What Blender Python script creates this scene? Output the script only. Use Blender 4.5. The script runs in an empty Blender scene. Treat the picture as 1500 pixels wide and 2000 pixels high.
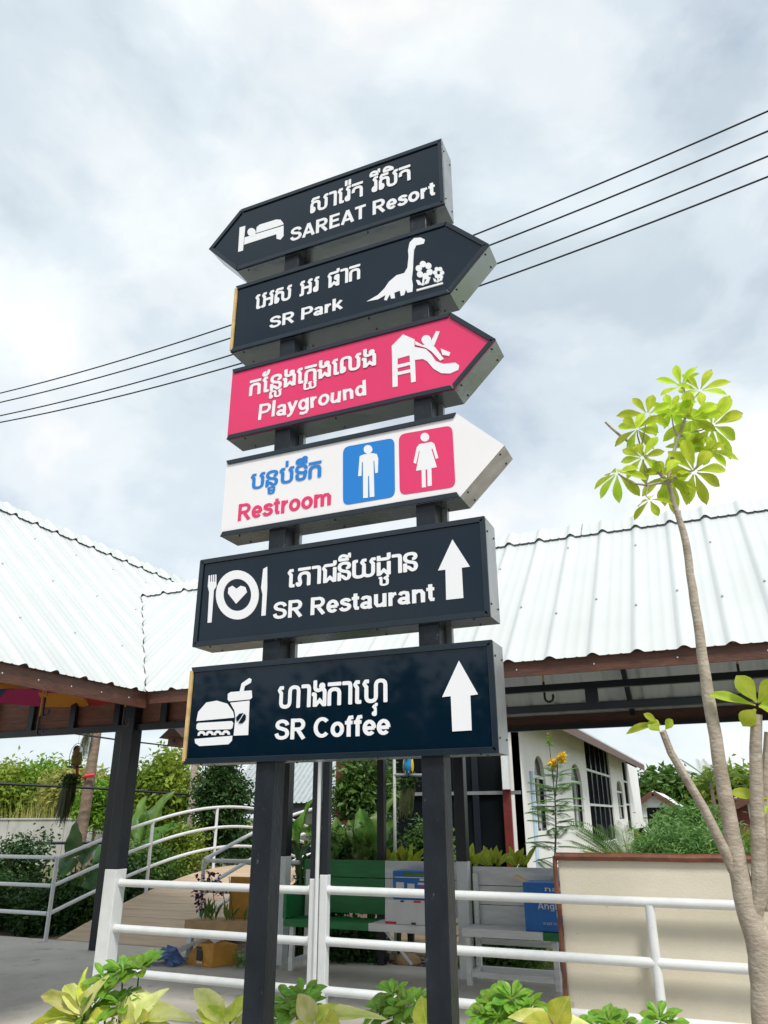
import bpy, bmesh, math, random
import numpy as np
from mathutils import Vector, Matrix, Euler
scene = bpy.context.scene
COL = scene.collection
rng = random.Random(7)

# ------------------------------------------------------------------ camera
FPX, PITCH, ROLL, YAW, CAMH = 1473.6, 0.38398, -0.004276, 0.407166, 1.55
_fw = Vector((-math.sin(YAW)*math.cos(PITCH), math.cos(YAW)*math.cos(PITCH), math.sin(PITCH)))
_r0 = Vector((math.cos(YAW), math.sin(YAW), 0)); _u0 = _r0.cross(_fw)
_rt = _r0*math.cos(ROLL) + _u0*math.sin(ROLL); _up = _u0*math.cos(ROLL) - _r0*math.sin(ROLL)
CAM = Vector((0, 0, CAMH))
cd = bpy.data.cameras.new('camera'); cam = bpy.data.objects.new('camera', cd); COL.objects.link(cam)
cd.sensor_fit = 'VERTICAL'; cd.sensor_height = 24; cd.lens = 24*FPX/2000.0
cd.clip_start = 0.05; cd.clip_end = 3000
cam.matrix_world = Matrix(((_rt.x, _up.x, -_fw.x, 0), (_rt.y, _up.y, -_fw.y, 0), (_rt.z, _up.z, -_fw.z, CAMH), (0, 0, 0, 1)))
scene.camera = cam
scene.render.resolution_x, scene.render.resolution_y = 768, 1024

# ------------------------------------------------------------------ world, sun, exposure
SUN_DIR = Vector((0.46, -0.56, 1.0)).normalized()
SUN_EL = math.asin(SUN_DIR.z); SUN_AZ = math.atan2(SUN_DIR.x, SUN_DIR.y)
world = bpy.data.worlds.new('World'); scene.world = world; world.use_nodes = True
def world_nodes():
    nt = world.node_tree; N = nt.nodes; L = nt.links; N.clear()
    out = N.new('ShaderNodeOutputWorld'); bg = N.new('ShaderNodeBackground')
    sky = N.new('ShaderNodeTexSky'); sky.sky_type = 'NISHITA'; sky.sun_disc = False
    sky.sun_elevation = SUN_EL; sky.sun_rotation = SUN_AZ; sky.air_density = 1.0; sky.dust_density = 1.2
    tc = N.new('ShaderNodeTexCoord')
    mpw = N.new('ShaderNodeMapping'); mpw.inputs['Scale'].default_value = (1, 1, 1.5); mpw.inputs['Location'].default_value = (3.1, 0.7, 1.9); mpw.inputs['Rotation'].default_value = (0.2, 0.1, 0.6); L.new(tc.outputs['Generated'], mpw.inputs[0])
    def noise(scale, detail, rough, dist):
        n = N.new('ShaderNodeTexNoise'); n.inputs['Scale'].default_value = scale; n.inputs['Detail'].default_value = detail
        n.inputs['Roughness'].default_value = rough; n.inputs['Distortion'].default_value = dist; L.new(mpw.outputs[0], n.inputs['Vector']); return n
    def ramp(src, stops):
        r = N.new('ShaderNodeValToRGB'); el = r.color_ramp.elements
        r.color_ramp.interpolation = 'EASE'
        el[0].position, el[0].color = stops[0][0], (*stops[0][1], 1); el[1].position, el[1].color = stops[-1][0], (*stops[-1][1], 1)
        for p, c in stops[1:-1]:
            e = el.new(p); e.color = (*c, 1)
        L.new(src, r.inputs[0]); return r
    n1 = noise(2.2, 8, 0.55, 0.2); n2 = noise(3.0, 8, 0.54, 0.25)
    cover = ramp(n1.outputs[0], [(0.30, (0.55,)*3), (0.45, (0.86,)*3), (0.6, (1,)*3)])
    tone = ramp(n2.outputs[0], [(0.33, (0.47, 0.54, 0.59)), (0.44, (0.57, 0.635, 0.675)), (0.54, (0.67, 0.715, 0.735)), (0.66, (0.80, 0.79, 0.77))])
    sm = N.new('ShaderNodeMixRGB'); sm.blend_type = 'MULTIPLY'; sm.inputs[0].default_value = 1
    L.new(sky.outputs[0], sm.inputs[1]); sm.inputs[2].default_value = (0.11, 0.11, 0.11, 1)
    mix = N.new('ShaderNodeMixRGB'); L.new(cover.outputs[0], mix.inputs[0]); L.new(sm.outputs[0], mix.inputs[1]); L.new(tone.outputs[0], mix.inputs[2])
    L.new(mix.outputs[0], bg.inputs[0]); bg.inputs[1].default_value = 1.0
    L.new(bg.outputs[0], out.inputs[0])
world_nodes()
sl = bpy.data.lights.new('sun', 'SUN'); sl.energy = 2.5; sl.angle = math.radians(13); sl.color = (1, 0.95, 0.87)
so = bpy.data.objects.new('sun', sl); COL.objects.link(so); so.rotation_euler = SUN_DIR.to_track_quat('Z', 'Y').to_euler()
vs = scene.view_settings; vs.view_transform = 'Standard'; vs.look = 'None'; vs.gamma = 1; vs.exposure = 0.5; vs.use_curve_mapping = False

# ------------------------------------------------------------------ helpers
def ray(x, y): return _fw*FPX + _rt*(x-750) + _up*(1000-y)
def onY(x, y, Y): d = ray(x, y); return CAM + d*(Y/d.y)
def onX(x, y, X): d = ray(x, y); return CAM + d*(X/d.x)
def onZ(x, y, Z): d = ray(x, y); return CAM + d*((Z-CAMH)/d.z)

ROOT = {}
class MB:
    def __init__(s): s.v = []; s.f = []
    def add(s, vs_, fs): b = len(s.v); s.v += [tuple(v) for v in vs_]; s.f += [tuple(b+i for i in f) for f in fs]; return s
    def box(s, x0, x1, y0, y1, z0, z1):
        return s.add([(x0,y0,z0),(x1,y0,z0),(x1,y1,z0),(x0,y1,z0),(x0,y0,z1),(x1,y0,z1),(x1,y1,z1),(x0,y1,z1)],
                     [(0,3,2,1),(4,5,6,7),(0,1,5,4),(1,2,6,5),(2,3,7,6),(3,0,4,7)])
    def bar(s, a, b, w, h, upv=(0,0,1)):
        a = Vector(a); b = Vector(b); d = (b-a).normalized(); u = Vector(upv)
        if abs(d.dot(u)) > 0.99: u = Vector((0,1,0))
        r = d.cross(u).normalized(); u = r.cross(d).normalized()
        vs_ = []
        for p in (a, b):
            for i, j in ((-1,-1),(1,-1),(1,1),(-1,1)): vs_.append(p + r*(w/2*i) + u*(h/2*j))
        return s.add(vs_, [(0,1,2,3),(7,6,5,4),(0,4,5,1),(1,5,6,2),(2,6,7,3),(3,7,4,0)])
    def tube(s, pts, rad, n=8, cap=True):
        pts = [Vector(p) for p in pts]; k = len(pts)
        if not hasattr(rad, '__len__'): rad = [rad]*k
        base = len(s.v); ref = None
        for i, p in enumerate(pts):
            d = (pts[min(i+1,k-1)] - pts[max(i-1,0)]).normalized()
            if ref is None:
                ref = Vector((0,0,1)) if abs(d.z) < 0.9 else Vector((1,0,0))
            r = d.cross(ref).normalized(); u = r.cross(d).normalized(); ref = u
            for j in range(n):
                a = 2*math.pi*j/n; s.v.append(tuple(p + (r*math.cos(a) + u*math.sin(a))*rad[i]))
        for i in range(k-1):
            for j in range(n):
                a = base+i*n+j; b = base+i*n+(j+1)%n; s.f.append((a, b, b+n, a+n))
        if cap:
            s.f.append(tuple(base+j for j in range(n))[::-1]); s.f.append(tuple(base+(k-1)*n+j for j in range(n)))
        return s
    def prism(s, poly, fn, d0, d1):
        """poly: list of 2D points, fn(u,v,d)->3D, extruded d0 (front) to d1 (back)"""
        n = len(poly); return s.add([fn(u, v, d0) for u, v in poly] + [fn(u, v, d1) for u, v in poly],
            [tuple(range(n))[::-1], tuple(range(n, 2*n))] + [(i, (i+1) % n, n+(i+1) % n, n+i) for i in range(n)])
    def ball(s, c, r, seg=8, ring=6):
        c = Vector(c); rx, ry, rz = r if hasattr(r, '__len__') else (r, r, r); b = len(s.v)
        for i in range(ring+1):
            t = math.pi*i/ring
            for j in range(seg):
                a = 2*math.pi*j/seg; s.v.append((c.x+rx*math.sin(t)*math.cos(a), c.y+ry*math.sin(t)*math.sin(a), c.z+rz*math.cos(t)))
        for i in range(ring):
            for j in range(seg): s.f.append((b+i*seg+j, b+(i+1)*seg+j, b+(i+1)*seg+(j+1) % seg, b+i*seg+(j+1) % seg))
        return s
    def mesh(s, name, off=(0,0,0), smooth=False, fixn=True):
        me = bpy.data.meshes.new(name); o = Vector(off)
        me.from_pydata([(v[0]-o.x, v[1]-o.y, v[2]-o.z) for v in s.v], [], s.f)
        if fixn:
            bm = bmesh.new(); bm.from_mesh(me); bmesh.ops.recalc_face_normals(bm, faces=bm.faces); bm.to_mesh(me); bm.free()
        if smooth:
            me.polygons.foreach_set('use_smooth', [True]*len(me.polygons))
            try: me.set_sharp_from_angle(angle=math.radians(40))
            except Exception: pass
        return me
    def build(s, name, m, parent=None, smooth=False, bevel=0, local=False, fixn=True):
        off = (0,0,0) if (local or parent is None) else ROOT[parent.name]
        me = s.mesh(name, off, smooth, fixn); me.materials.append(m)
        o = bpy.data.objects.new(name, me); COL.objects.link(o)
        if parent is not None: o.parent = parent; ROOT[o.name] = ROOT[parent.name]
        else: ROOT[o.name] = Vector((0,0,0))
        if bevel:
            b = o.modifiers.new('bevel', 'BEVEL'); b.width = bevel; b.segments = 2; b.limit_method = 'ANGLE'; b.angle_limit = math.radians(35)
        return o
def tag(o, label, cat, group=None):
    o['label'] = label; o['category'] = cat
    if group: o['group'] = group
    return o
def thing(name, label, cat, loc=(0,0,0), group=None, rotz=0):
    o = bpy.data.objects.new(name, None); COL.objects.link(o); o.empty_display_size = 0.1
    o.location = loc; o.rotation_euler = (0, 0, rotz); ROOT[o.name] = Vector(loc); return tag(o, label, cat, group)
def structure(o): o['kind'] = 'structure'; return o
def part_inst(name, me, parent, mw):
    """a child that shares mesh data, placed by a world matrix (parents are never rotated or scaled)"""
    o = bpy.data.objects.new(name, me); COL.objects.link(o); o.parent = parent
    o.matrix_basis = Matrix.Translation(-ROOT[parent.name]) @ mw; ROOT[o.name] = ROOT[parent.name]; return o

# ------------------------------------------------------------------ materials
def mat(name, col, rough=0.6, metal=0.0, var=0.0, vscale=6.0, bump=0.0, bscale=40.0, spec=0.5, trans=0.0, col2=None, stretch=(1,1,1), tcol=None, coat=0.0, wear=None):
    m = bpy.data.materials.new(name); m.use_nodes = True; nt = m.node_tree; N = nt.nodes; L = nt.links
    P = N['Principled BSDF']; P.inputs['Roughness'].default_value = rough; P.inputs['Metallic'].default_value = metal
    P.inputs['Specular IOR Level'].default_value = spec; P.inputs['Coat Weight'].default_value = coat
    P.inputs['Base Color'].default_value = (*col, 1)
    vec = None
    if var or bump or col2 or wear:
        tc = N.new('ShaderNodeTexCoord'); mp = N.new('ShaderNodeMapping'); mp.inputs['Scale'].default_value = stretch
        L.new(tc.outputs['Object'], mp.inputs[0]); vec = mp.outputs[0]
    csrc = None
    if var or col2:
        n = N.new('ShaderNodeTexNoise'); n.inputs['Scale'].default_value = vscale; n.inputs['Detail'].default_value = 6; n.inputs['Roughness'].default_value = 0.62; L.new(vec, n.inputs['Vector'])
        r = N.new('ShaderNodeValToRGB'); c2 = col2 or tuple(c*(1+var) for c in col); c1 = col if col2 else tuple(c*(1-var) for c in col)
        r.color_ramp.elements[0].position = 0.34; r.color_ramp.elements[1].position = 0.66
        r.color_ramp.elements[0].color = (*c1, 1); r.color_ramp.elements[1].color = (*[min(1, c) for c in c2], 1)
        L.new(n.outputs[0], r.inputs[0]); csrc = r.outputs[0]
    if wear:
        wc, amt = wear
        n2 = N.new('ShaderNodeTexNoise'); n2.inputs['Scale'].default_value = vscale*3.1; n2.inputs['Detail'].default_value = 9; n2.inputs['Roughness'].default_value = 0.7; L.new(vec, n2.inputs['Vector'])
        r2 = N.new('ShaderNodeValToRGB'); r2.color_ramp.elements[0].position = 0.60-amt; r2.color_ramp.elements[1].position = 0.66-amt*0.6
        r2.color_ramp.elements[0].color = (0,0,0,1); r2.color_ramp.elements[1].color = (1,1,1,1); L.new(n2.outputs[0], r2.inputs[0])
        mx = N.new('ShaderNodeMixRGB'); L.new(r2.outputs[0], mx.inputs[0]); mx.inputs[1].default_value = (*col, 1); mx.inputs[2].default_value = (*wc, 1)
        if csrc: L.new(csrc, mx.inputs[1])
        csrc = mx.outputs[0]
    if csrc: L.new(csrc, P.inputs['Base Color'])
    if bump:
        nb = N.new('ShaderNodeTexNoise'); nb.inputs['Scale'].default_value = bscale; nb.inputs['Detail'].default_value = 5; L.new(vec, nb.inputs['Vector'])
        bp = N.new('ShaderNodeBump'); bp.inputs['Strength'].default_value = bump; bp.inputs['Distance'].default_value = 0.02; L.new(nb.outputs[0], bp.inputs['Height']); L.new(bp.outputs[0], P.inputs['Normal'])
    if trans:
        t = N.new('ShaderNodeBsdfTranslucent'); t.inputs[0].default_value = (*(tcol or col), 1)
        if csrc and not tcol: L.new(csrc, t.inputs[0])
        ms = N.new('ShaderNodeMixShader'); ms.inputs[0].default_value = trans
        L.new(P.outputs[0], ms.inputs[1]); L.new(t.outputs[0], ms.inputs[2]); L.new(ms.outputs[0], N['Material Output'].inputs[0])
    return m
def glass(name, tint=(0.9,0.95,0.95), rough=0.02):
    m = bpy.data.materials.new(name); m.use_nodes = True; P = m.node_tree.nodes['Principled BSDF']
    P.inputs['Base Color'].default_value = (*tint, 1); P.inputs['Roughness'].default_value = rough; P.inputs['Transmission Weight'].default_value = 1; P.inputs['IOR'].default_value = 1.1
    return m
M = {}
M['navy_face'] = mat('navy_face', (0.0018, 0.0095, 0.020), 0.05, spec=0.34, bump=0.012, bscale=3)
M['navy_trim'] = mat('navy_trim', (0.008, 0.016, 0.026), 0.25, spec=0.45, var=0.2)
M['box_metal'] = mat('box_metal', (0.24, 0.265, 0.265), 0.24, metal=0.85, bump=0.25, bscale=7)
M['side_metal'] = mat('side_metal', (0.30, 0.32, 0.33), 0.32, metal=0.5, var=0.15, vscale=9, bump=0.1, bscale=8)
M['pink'] = mat('pink_face', (0.66, 0.026, 0.125), 0.2, var=0.04, vscale=2)
M['white_face'] = mat('white_acrylic', (0.75, 0.74, 0.76), 0.2, var=0.02, vscale=3)
M['letter'] = mat('white_letter', (0.74, 0.75, 0.78), 0.35)
M['blue_print'] = mat('blue_print', (0.004, 0.18, 0.56), 0.3)
M['pink_print'] = mat('pink_print', (0.66, 0.028, 0.13), 0.3)
M['tan_edge'] = mat('tan_edge', (0.52, 0.36, 0.15), 0.6, var=0.2, vscale=20)
M['dirty_metal'] = mat('dirty_metal', (0.55, 0.54, 0.52), 0.5, vscale=14, col2=(0.40, 0.38, 0.34), wear=((0.16,0.12,0.09), -0.04))
M['post_black'] = mat('sign_post_paint', (0.009, 0.013, 0.019), 0.40, var=0.35, vscale=5, bump=0.15, bscale=30, stretch=(2,2,1), spec=0.3, wear=((0.075,0.083,0.09), -0.025))
M['steel_black'] = mat('black_steel_paint', (0.006, 0.009, 0.015), 0.38, var=0.3, vscale=5)
M['white_paint'] = mat('white_paint', (0.66, 0.69, 0.705), 0.42, var=0.05, vscale=8, wear=((0.48,0.50,0.50), -0.06))
M['roof_white'] = mat('white_roof_sheet', (0.53, 0.565, 0.57), 0.36, var=0.05, vscale=0.9, spec=0.45, bump=0.05, bscale=5)
M['roof_under'] = M['roof_white']
M['brown_fascia'] = mat('brown_fascia', (0.10, 0.040, 0.026), 0.5, var=0.25, vscale=5, bump=0.2, bscale=25, stretch=(1,1,4))
M['brown_board'] = mat('brown_board', (0.18, 0.075, 0.048), 0.55, var=0.25, vscale=4, stretch=(1,1,6), bump=0.15)
M['concrete'] = mat('concrete_floor', (0.42, 0.39, 0.345), 0.8, col2=(0.57, 0.54, 0.49), vscale=0.9, bump=0.25, bscale=18, wear=((0.34,0.31,0.27), 0.03))
M['bounce_forecourt'] = mat('bounce_concrete', (0.42, 0.41, 0.39), 0.8, col2=(0.52, 0.51, 0.49), vscale=0.8, bump=0.2, bscale=18)
M['concrete_wall'] = mat('concrete_wall', (0.34, 0.33, 0.31), 0.85, col2=(0.50, 0.49, 0.47), vscale=1.1, bump=0.3, bscale=12, stretch=(1,1,0.6))
M['soil'] = mat('soil', (0.10, 0.07, 0.045), 0.95, col2=(0.21, 0.16, 0.11), vscale=3, bump=0.6, bscale=14)
M['lawn'] = mat('lawn_ground', (0.075, 0.10, 0.035), 0.95, col2=(0.17, 0.16, 0.07), vscale=1.5, bump=0.5, bscale=20)
M['plank'] = mat('wood_plank', (0.40, 0.29, 0.19), 0.62, col2=(0.52, 0.40, 0.28), vscale=2.5, bump=0.15, bscale=20, stretch=(0.6,6,6))
M['bark'] = mat('bark', (0.30, 0.25, 0.195), 0.8, col2=(0.46, 0.405, 0.335), vscale=11, bump=0.35, bscale=42, stretch=(1.0,1.0,1.7), wear=((0.15,0.115,0.085), -0.03))
M['bark_dark'] = mat('dark_bark', (0.14, 0.10, 0.07), 0.85, col2=(0.27, 0.20, 0.15), vscale=6, bump=0.6, bscale=20, stretch=(1,1,3))
def leafmat(n, c, c2, tr=0.45, sc=3.0, rough=0.42): return mat(n, c, rough, col2=c2, vscale=sc, trans=tr, spec=0.4)
M['leaf_plum'] = leafmat('leaf_yellow_green', (0.28, 0.41, 0.02), (0.44, 0.54, 0.05), 0.55, 3)
M['leaf_cream'] = leafmat('leaf_cream', (0.36, 0.46, 0.05), (0.70, 0.70, 0.33), 0.35, 1.6)
M['leaf_gold'] = leafmat('leaf_gold', (0.40, 0.44, 0.03), (0.55, 0.56, 0.08), 0.4, 3)
M['leaf_green'] = leafmat('leaf_fresh_green', (0.12, 0.27, 0.02), (0.24, 0.40, 0.045), 0.4, 5)
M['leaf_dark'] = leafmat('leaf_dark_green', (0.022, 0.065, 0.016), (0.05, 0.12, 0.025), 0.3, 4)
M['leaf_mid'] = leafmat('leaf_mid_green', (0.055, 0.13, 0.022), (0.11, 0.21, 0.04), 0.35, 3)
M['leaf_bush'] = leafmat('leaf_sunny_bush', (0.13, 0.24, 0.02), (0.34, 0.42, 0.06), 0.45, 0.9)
M['leaf_grass'] = leafmat('leaf_dry_grass', (0.26, 0.31, 0.06), (0.45, 0.42, 0.13), 0.4, 0.9)
M['leaf_fern'] = leafmat('leaf_feathery', (0.08, 0.20, 0.045), (0.17, 0.33, 0.08), 0.35, 2)
def veinmat(n, c, c2, vein, tr=0.4, rough=0.42, vs_=0.35, sc=2.5):
    m = bpy.data.materials.new(n); m.use_nodes = True; nt = m.node_tree; N = nt.nodes; L = nt.links; P = N['Principled BSDF']
    def mth(op, a, b=None):
        q = N.new('ShaderNodeMath'); q.operation = op
        for i, v in enumerate((a, b)):
            if v is None: continue
            if isinstance(v, (int, float)): q.inputs[i].default_value = v
            else: L.new(v, q.inputs[i])
        return q.outputs[0]
    tc = N.new('ShaderNodeTexCoord'); oi = N.new('ShaderNodeObjectInfo'); sp_ = N.new('ShaderNodeSeparateXYZ'); L.new(tc.outputs['Object'], sp_.inputs[0])
    ay = mth('ABSOLUTE', sp_.outputs[1]); ph = mth('SUBTRACT', sp_.outputs[0], mth('MULTIPLY', ay, 0.55))
    side = mth('GREATER_THAN', mth('SINE', mth('MULTIPLY', ph, 68.0)), 0.86); mid = mth('LESS_THAN', ay, 0.022)
    vf = mth('MULTIPLY', mth('MAXIMUM', mth('MULTIPLY', side, 0.6), mid), vs_)
    nz = N.new('ShaderNodeTexNoise'); nz.noise_dimensions = '4D'; nz.inputs['Scale'].default_value = sc; nz.inputs['Detail'].default_value = 6; L.new(tc.outputs['Object'], nz.inputs['Vector']); L.new(mth('MULTIPLY', oi.outputs['Random'], 40.0), nz.inputs['W'])
    rp_ = N.new('ShaderNodeValToRGB'); rp_.color_ramp.elements[0].position = .36; rp_.color_ramp.elements[1].position = .62; rp_.color_ramp.elements[0].color = (*c, 1); rp_.color_ramp.elements[1].color = (*c2, 1); L.new(nz.outputs[0], rp_.inputs[0])
    m1 = N.new('ShaderNodeMixRGB'); L.new(vf, m1.inputs[0]); L.new(rp_.outputs[0], m1.inputs[1]); m1.inputs[2].default_value = (*vein, 1)
    tip = mth('MULTIPLY', mth('GREATER_THAN', mth('ADD', sp_.outputs[0], mth('MULTIPLY', nz.outputs[0], 0.25)), 1.10), 0.8)
    m2 = N.new('ShaderNodeMixRGB'); L.new(tip, m2.inputs[0]); L.new(m1.outputs[0], m2.inputs[1]); m2.inputs[2].default_value = (.16, .10, .03, 1)
    hs = N.new('ShaderNodeHueSaturation'); L.new(m2.outputs[0], hs.inputs['Color']); L.new(mth('ADD', mth('MULTIPLY', oi.outputs['Random'], .5), .78), hs.inputs['Value']); L.new(mth('ADD', mth('MULTIPLY', oi.outputs['Random'], .03), .488), hs.inputs['Hue'])
    L.new(hs.outputs[0], P.inputs['Base Color']); P.inputs['Roughness'].default_value = rough; P.inputs['Specular IOR Level'].default_value = .4
    bp = N.new('ShaderNodeBump'); bp.inputs['Strength'].default_value = .35; bp.inputs['Distance'].default_value = .004; L.new(vf, bp.inputs['Height']); L.new(bp.outputs[0], P.inputs['Normal'])
    t = N.new('ShaderNodeBsdfTranslucent'); L.new(hs.outputs[0], t.inputs[0]); ms = N.new('ShaderNodeMixShader'); ms.inputs[0].default_value = tr
    L.new(P.outputs[0], ms.inputs[1]); L.new(t.outputs[0], ms.inputs[2]); L.new(ms.outputs[0], N['Material Output'].inputs[0]); return m
M['v_plum'] = veinmat('veined_yellow_green', (.36,.50,.02), (.54,.64,.06), (.62,.68,.20), .6, sc=2)
M['v_cream'] = veinmat('veined_cream', (.50,.56,.07), (.84,.81,.38), (.66,.70,.26), .35, sc=2.0, vs_=.6)
M['v_gold'] = veinmat('veined_gold', (.34,.44,.03), (.68,.66,.10), (.70,.70,.22), .4, sc=1.8, vs_=.5)
M['v_green'] = veinmat('veined_green', (.10,.26,.02), (.24,.42,.04), (.34,.48,.10), .4, sc=2.5)
M['v_dark'] = veinmat('veined_dark', (.025,.075,.018), (.055,.14,.028), (.10,.20,.06), .3)
M['v_mid'] = veinmat('veined_mid', (.06,.15,.022), (.13,.25,.04), (.20,.32,.08), .35)
M['v_croton'] = veinmat('veined_croton', (.20,.34,.03), (.46,.48,.05), (.58,.54,.12), .45, vs_=.6)
M['croton'] = leafmat('leaf_croton', (0.30, 0.28, 0.03), (0.16, 0.26, 0.03), 0.4, 6)
M['flower_yellow'] = mat('flower_yellow', (0.90, 0.60, 0.02), 0.5, trans=0.3)
M['flower_purple'] = mat('flower_purple', (0.11, 0.01, 0.06), 0.5, trans=0.2)
M['cream_board'] = mat('cream_board', (0.59, 0.545, 0.44), 0.7, col2=(0.67, 0.625, 0.52), vscale=1.5, bump=0.12, bscale=60, wear=((0.46,0.41,0.32), -0.05))
M['brown_frame'] = mat('brown_frame', (0.17, 0.058, 0.032), 0.5, var=0.3, vscale=10, wear=((0.36,0.22,0.15), -0.03))
M['bench_green'] = mat('bench_green', (0.010, 0.17, 0.045), 0.45, var=0.2, vscale=4, stretch=(1,5,5))
M['bench_grey'] = mat('bench_grey', (0.68, 0.69, 0.69), 0.6, var=0.1, vscale=4, stretch=(1,6,6))
M['box_blue'] = mat('carton_blue', (0.008, 0.13, 0.45), 0.45, var=0.1)
M['box_white'] = mat('carton_white', (0.62, 0.62, 0.63), 0.6, var=0.05)
M['box_yellow'] = mat('carton_yellow', (0.50, 0.24, 0.03), 0.6, var=0.2, vscale=8)
M['cardboard'] = mat('cardboard', (0.45, 0.30, 0.16), 0.8, var=0.15)
M['red_print'] = mat('red_print', (0.55, 0.02, 0.03), 0.5)
M['dark_print'] = mat('dark_print', (0.03, 0.025, 0.03), 0.5)
M['plastic_sheet'] = mat('plastic_sheet', (0.78, 0.79, 0.80), 0.3, var=0.1, bump=0.4, bscale=9, trans=0.3)
M['plastic_blue'] = mat('plastic_blue', (0.09, 0.17, 0.40), 0.3, var=0.35, vscale=9, bump=0.4, bscale=9, trans=0.3)
M['wall_white'] = mat('white_render', (0.80, 0.80, 0.79), 0.8, var=0.05, vscale=1.2)
M['glass'] = mat('window_glass', (0.006, 0.008, 0.010), 0.12, spec=0.16)
M['red_col'] = mat('red_column', (0.13, 0.016, 0.012), 0.5, var=0.2)
M['red_roof'] = mat('red_roof', (0.34, 0.035, 0.045), 0.5, var=0.1)
M['grey_roof'] = mat('grey_roof_sheet', (0.36, 0.40, 0.42), 0.45, var=0.1)
M['dark_wall'] = mat('dark_wall', (0.035, 0.035, 0.04), 0.7, var=0.3)
M['wire'] = mat('cable_black', (0.010, 0.012, 0.018), 0.5)
M['yellow_rope'] = mat('yellow_shaft', (0.50, 0.32, 0.02), 0.5)
M['handle_black'] = mat('handle_black', (0.02, 0.02, 0.025), 0.35)
M['clear_plastic'] = mat('clear_plastic', (0.45, 0.43, 0.38), 0.15, trans=0.4)
M['moss'] = leafmat('hanging_moss', (0.055, 0.075, 0.028), (0.12, 0.14, 0.06), 0.25, 5)
M['stone'] = mat('stone', (0.30, 0.26, 0.22), 0.9, var=0.3, vscale=6, bump=0.4)
M['screw'] = mat('screw', (0.02,0.02,0.02), 0.4, metal=0.6)
M['pipe_blue'] = mat('pipe_pale_blue', (0.42, 0.55, 0.70), 0.4)

# ------------------------------------------------------------------ ground and floor
def sheet(name, x0, x1, y0, y1, z, m, nx=1, ny=1, jit=0.0):
    mb = MB(); r = random.Random(len(name)); b = []
    for j in range(ny+1):
        for i in range(nx+1): mb.v.append((x0+(x1-x0)*i/nx, y0+(y1-y0)*j/ny, z+r.uniform(-jit, jit)))
    for j in range(ny):
        for i in range(nx): a = j*(nx+1)+i; mb.f.append((a, a+1, a+nx+2, a+nx+1))
    return structure(mb.build(name, m, fixn=False, smooth=bool(jit)))
sheet('ground', -1500, 1500, -1500, 1500, -0.13, M['lawn'])
structure(MB().box(-16, 6, 4.55, 9.06, -0.12, 0.0).build('concrete_floor', M['concrete'], bevel=0.01))
sheet('garden_soil', -16, 8, 9.07, 14.5, -0.05, M['soil'], 60, 20, 0.045)
structure(MB().box(-16, 14, -10, 2.15, -0.12, -0.02).build('bounce_forecourt', M['bounce_forecourt'], bevel=0.01))  # unseen pale slab, added to bounce light up onto the sign fronts
sheet('planting_bed', -8, 4, 2.2, 4.5, -0.03, M['soil'], 50, 12, 0.03)

# ------------------------------------------------------------------ lettering
def arc(cx, cz, rx, rz, a0, a1, n=12):
    return [(cx+rx*math.cos(math.radians(a0+(a1-a0)*i/n)), cz+rz*math.sin(math.radians(a0+(a1-a0)*i/n))) for i in range(n+1)]
def smooth2(p, k=4):
    out = []
    for i in range(len(p)-1):
        a = p[max(i-1,0)]; b = p[i]; c = p[i+1]; d = p[min(i+2,len(p)-1)]
        for t in [j/k for j in range(k)]:
            out.append(tuple(0.5*((2*b[q]) + (-a[q]+c[q])*t + (2*a[q]-5*b[q]+4*c[q]-d[q])*t*t + (-a[q]+3*b[q]-3*c[q]+d[q])*t**3) for q in (0,1)))
    return out + [p[-1]]
X_ = 0.74
_S = smooth2([(.58,.70),(.51,.84),(.34,.905),(.17,.85),(.115,.72),(.18,.60),(.35,.53),(.52,.45),(.585,.29),(.52,.145),(.34,.092),(.16,.15),(.085,.31)])
_s = smooth2([(.46,.53),(.40,.62),(.27,.655),(.14,.60),(.135,.49),(.27,.40),(.42,.33),(.44,.18),(.30,.085),(.14,.11),(.07,.22)])
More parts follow.
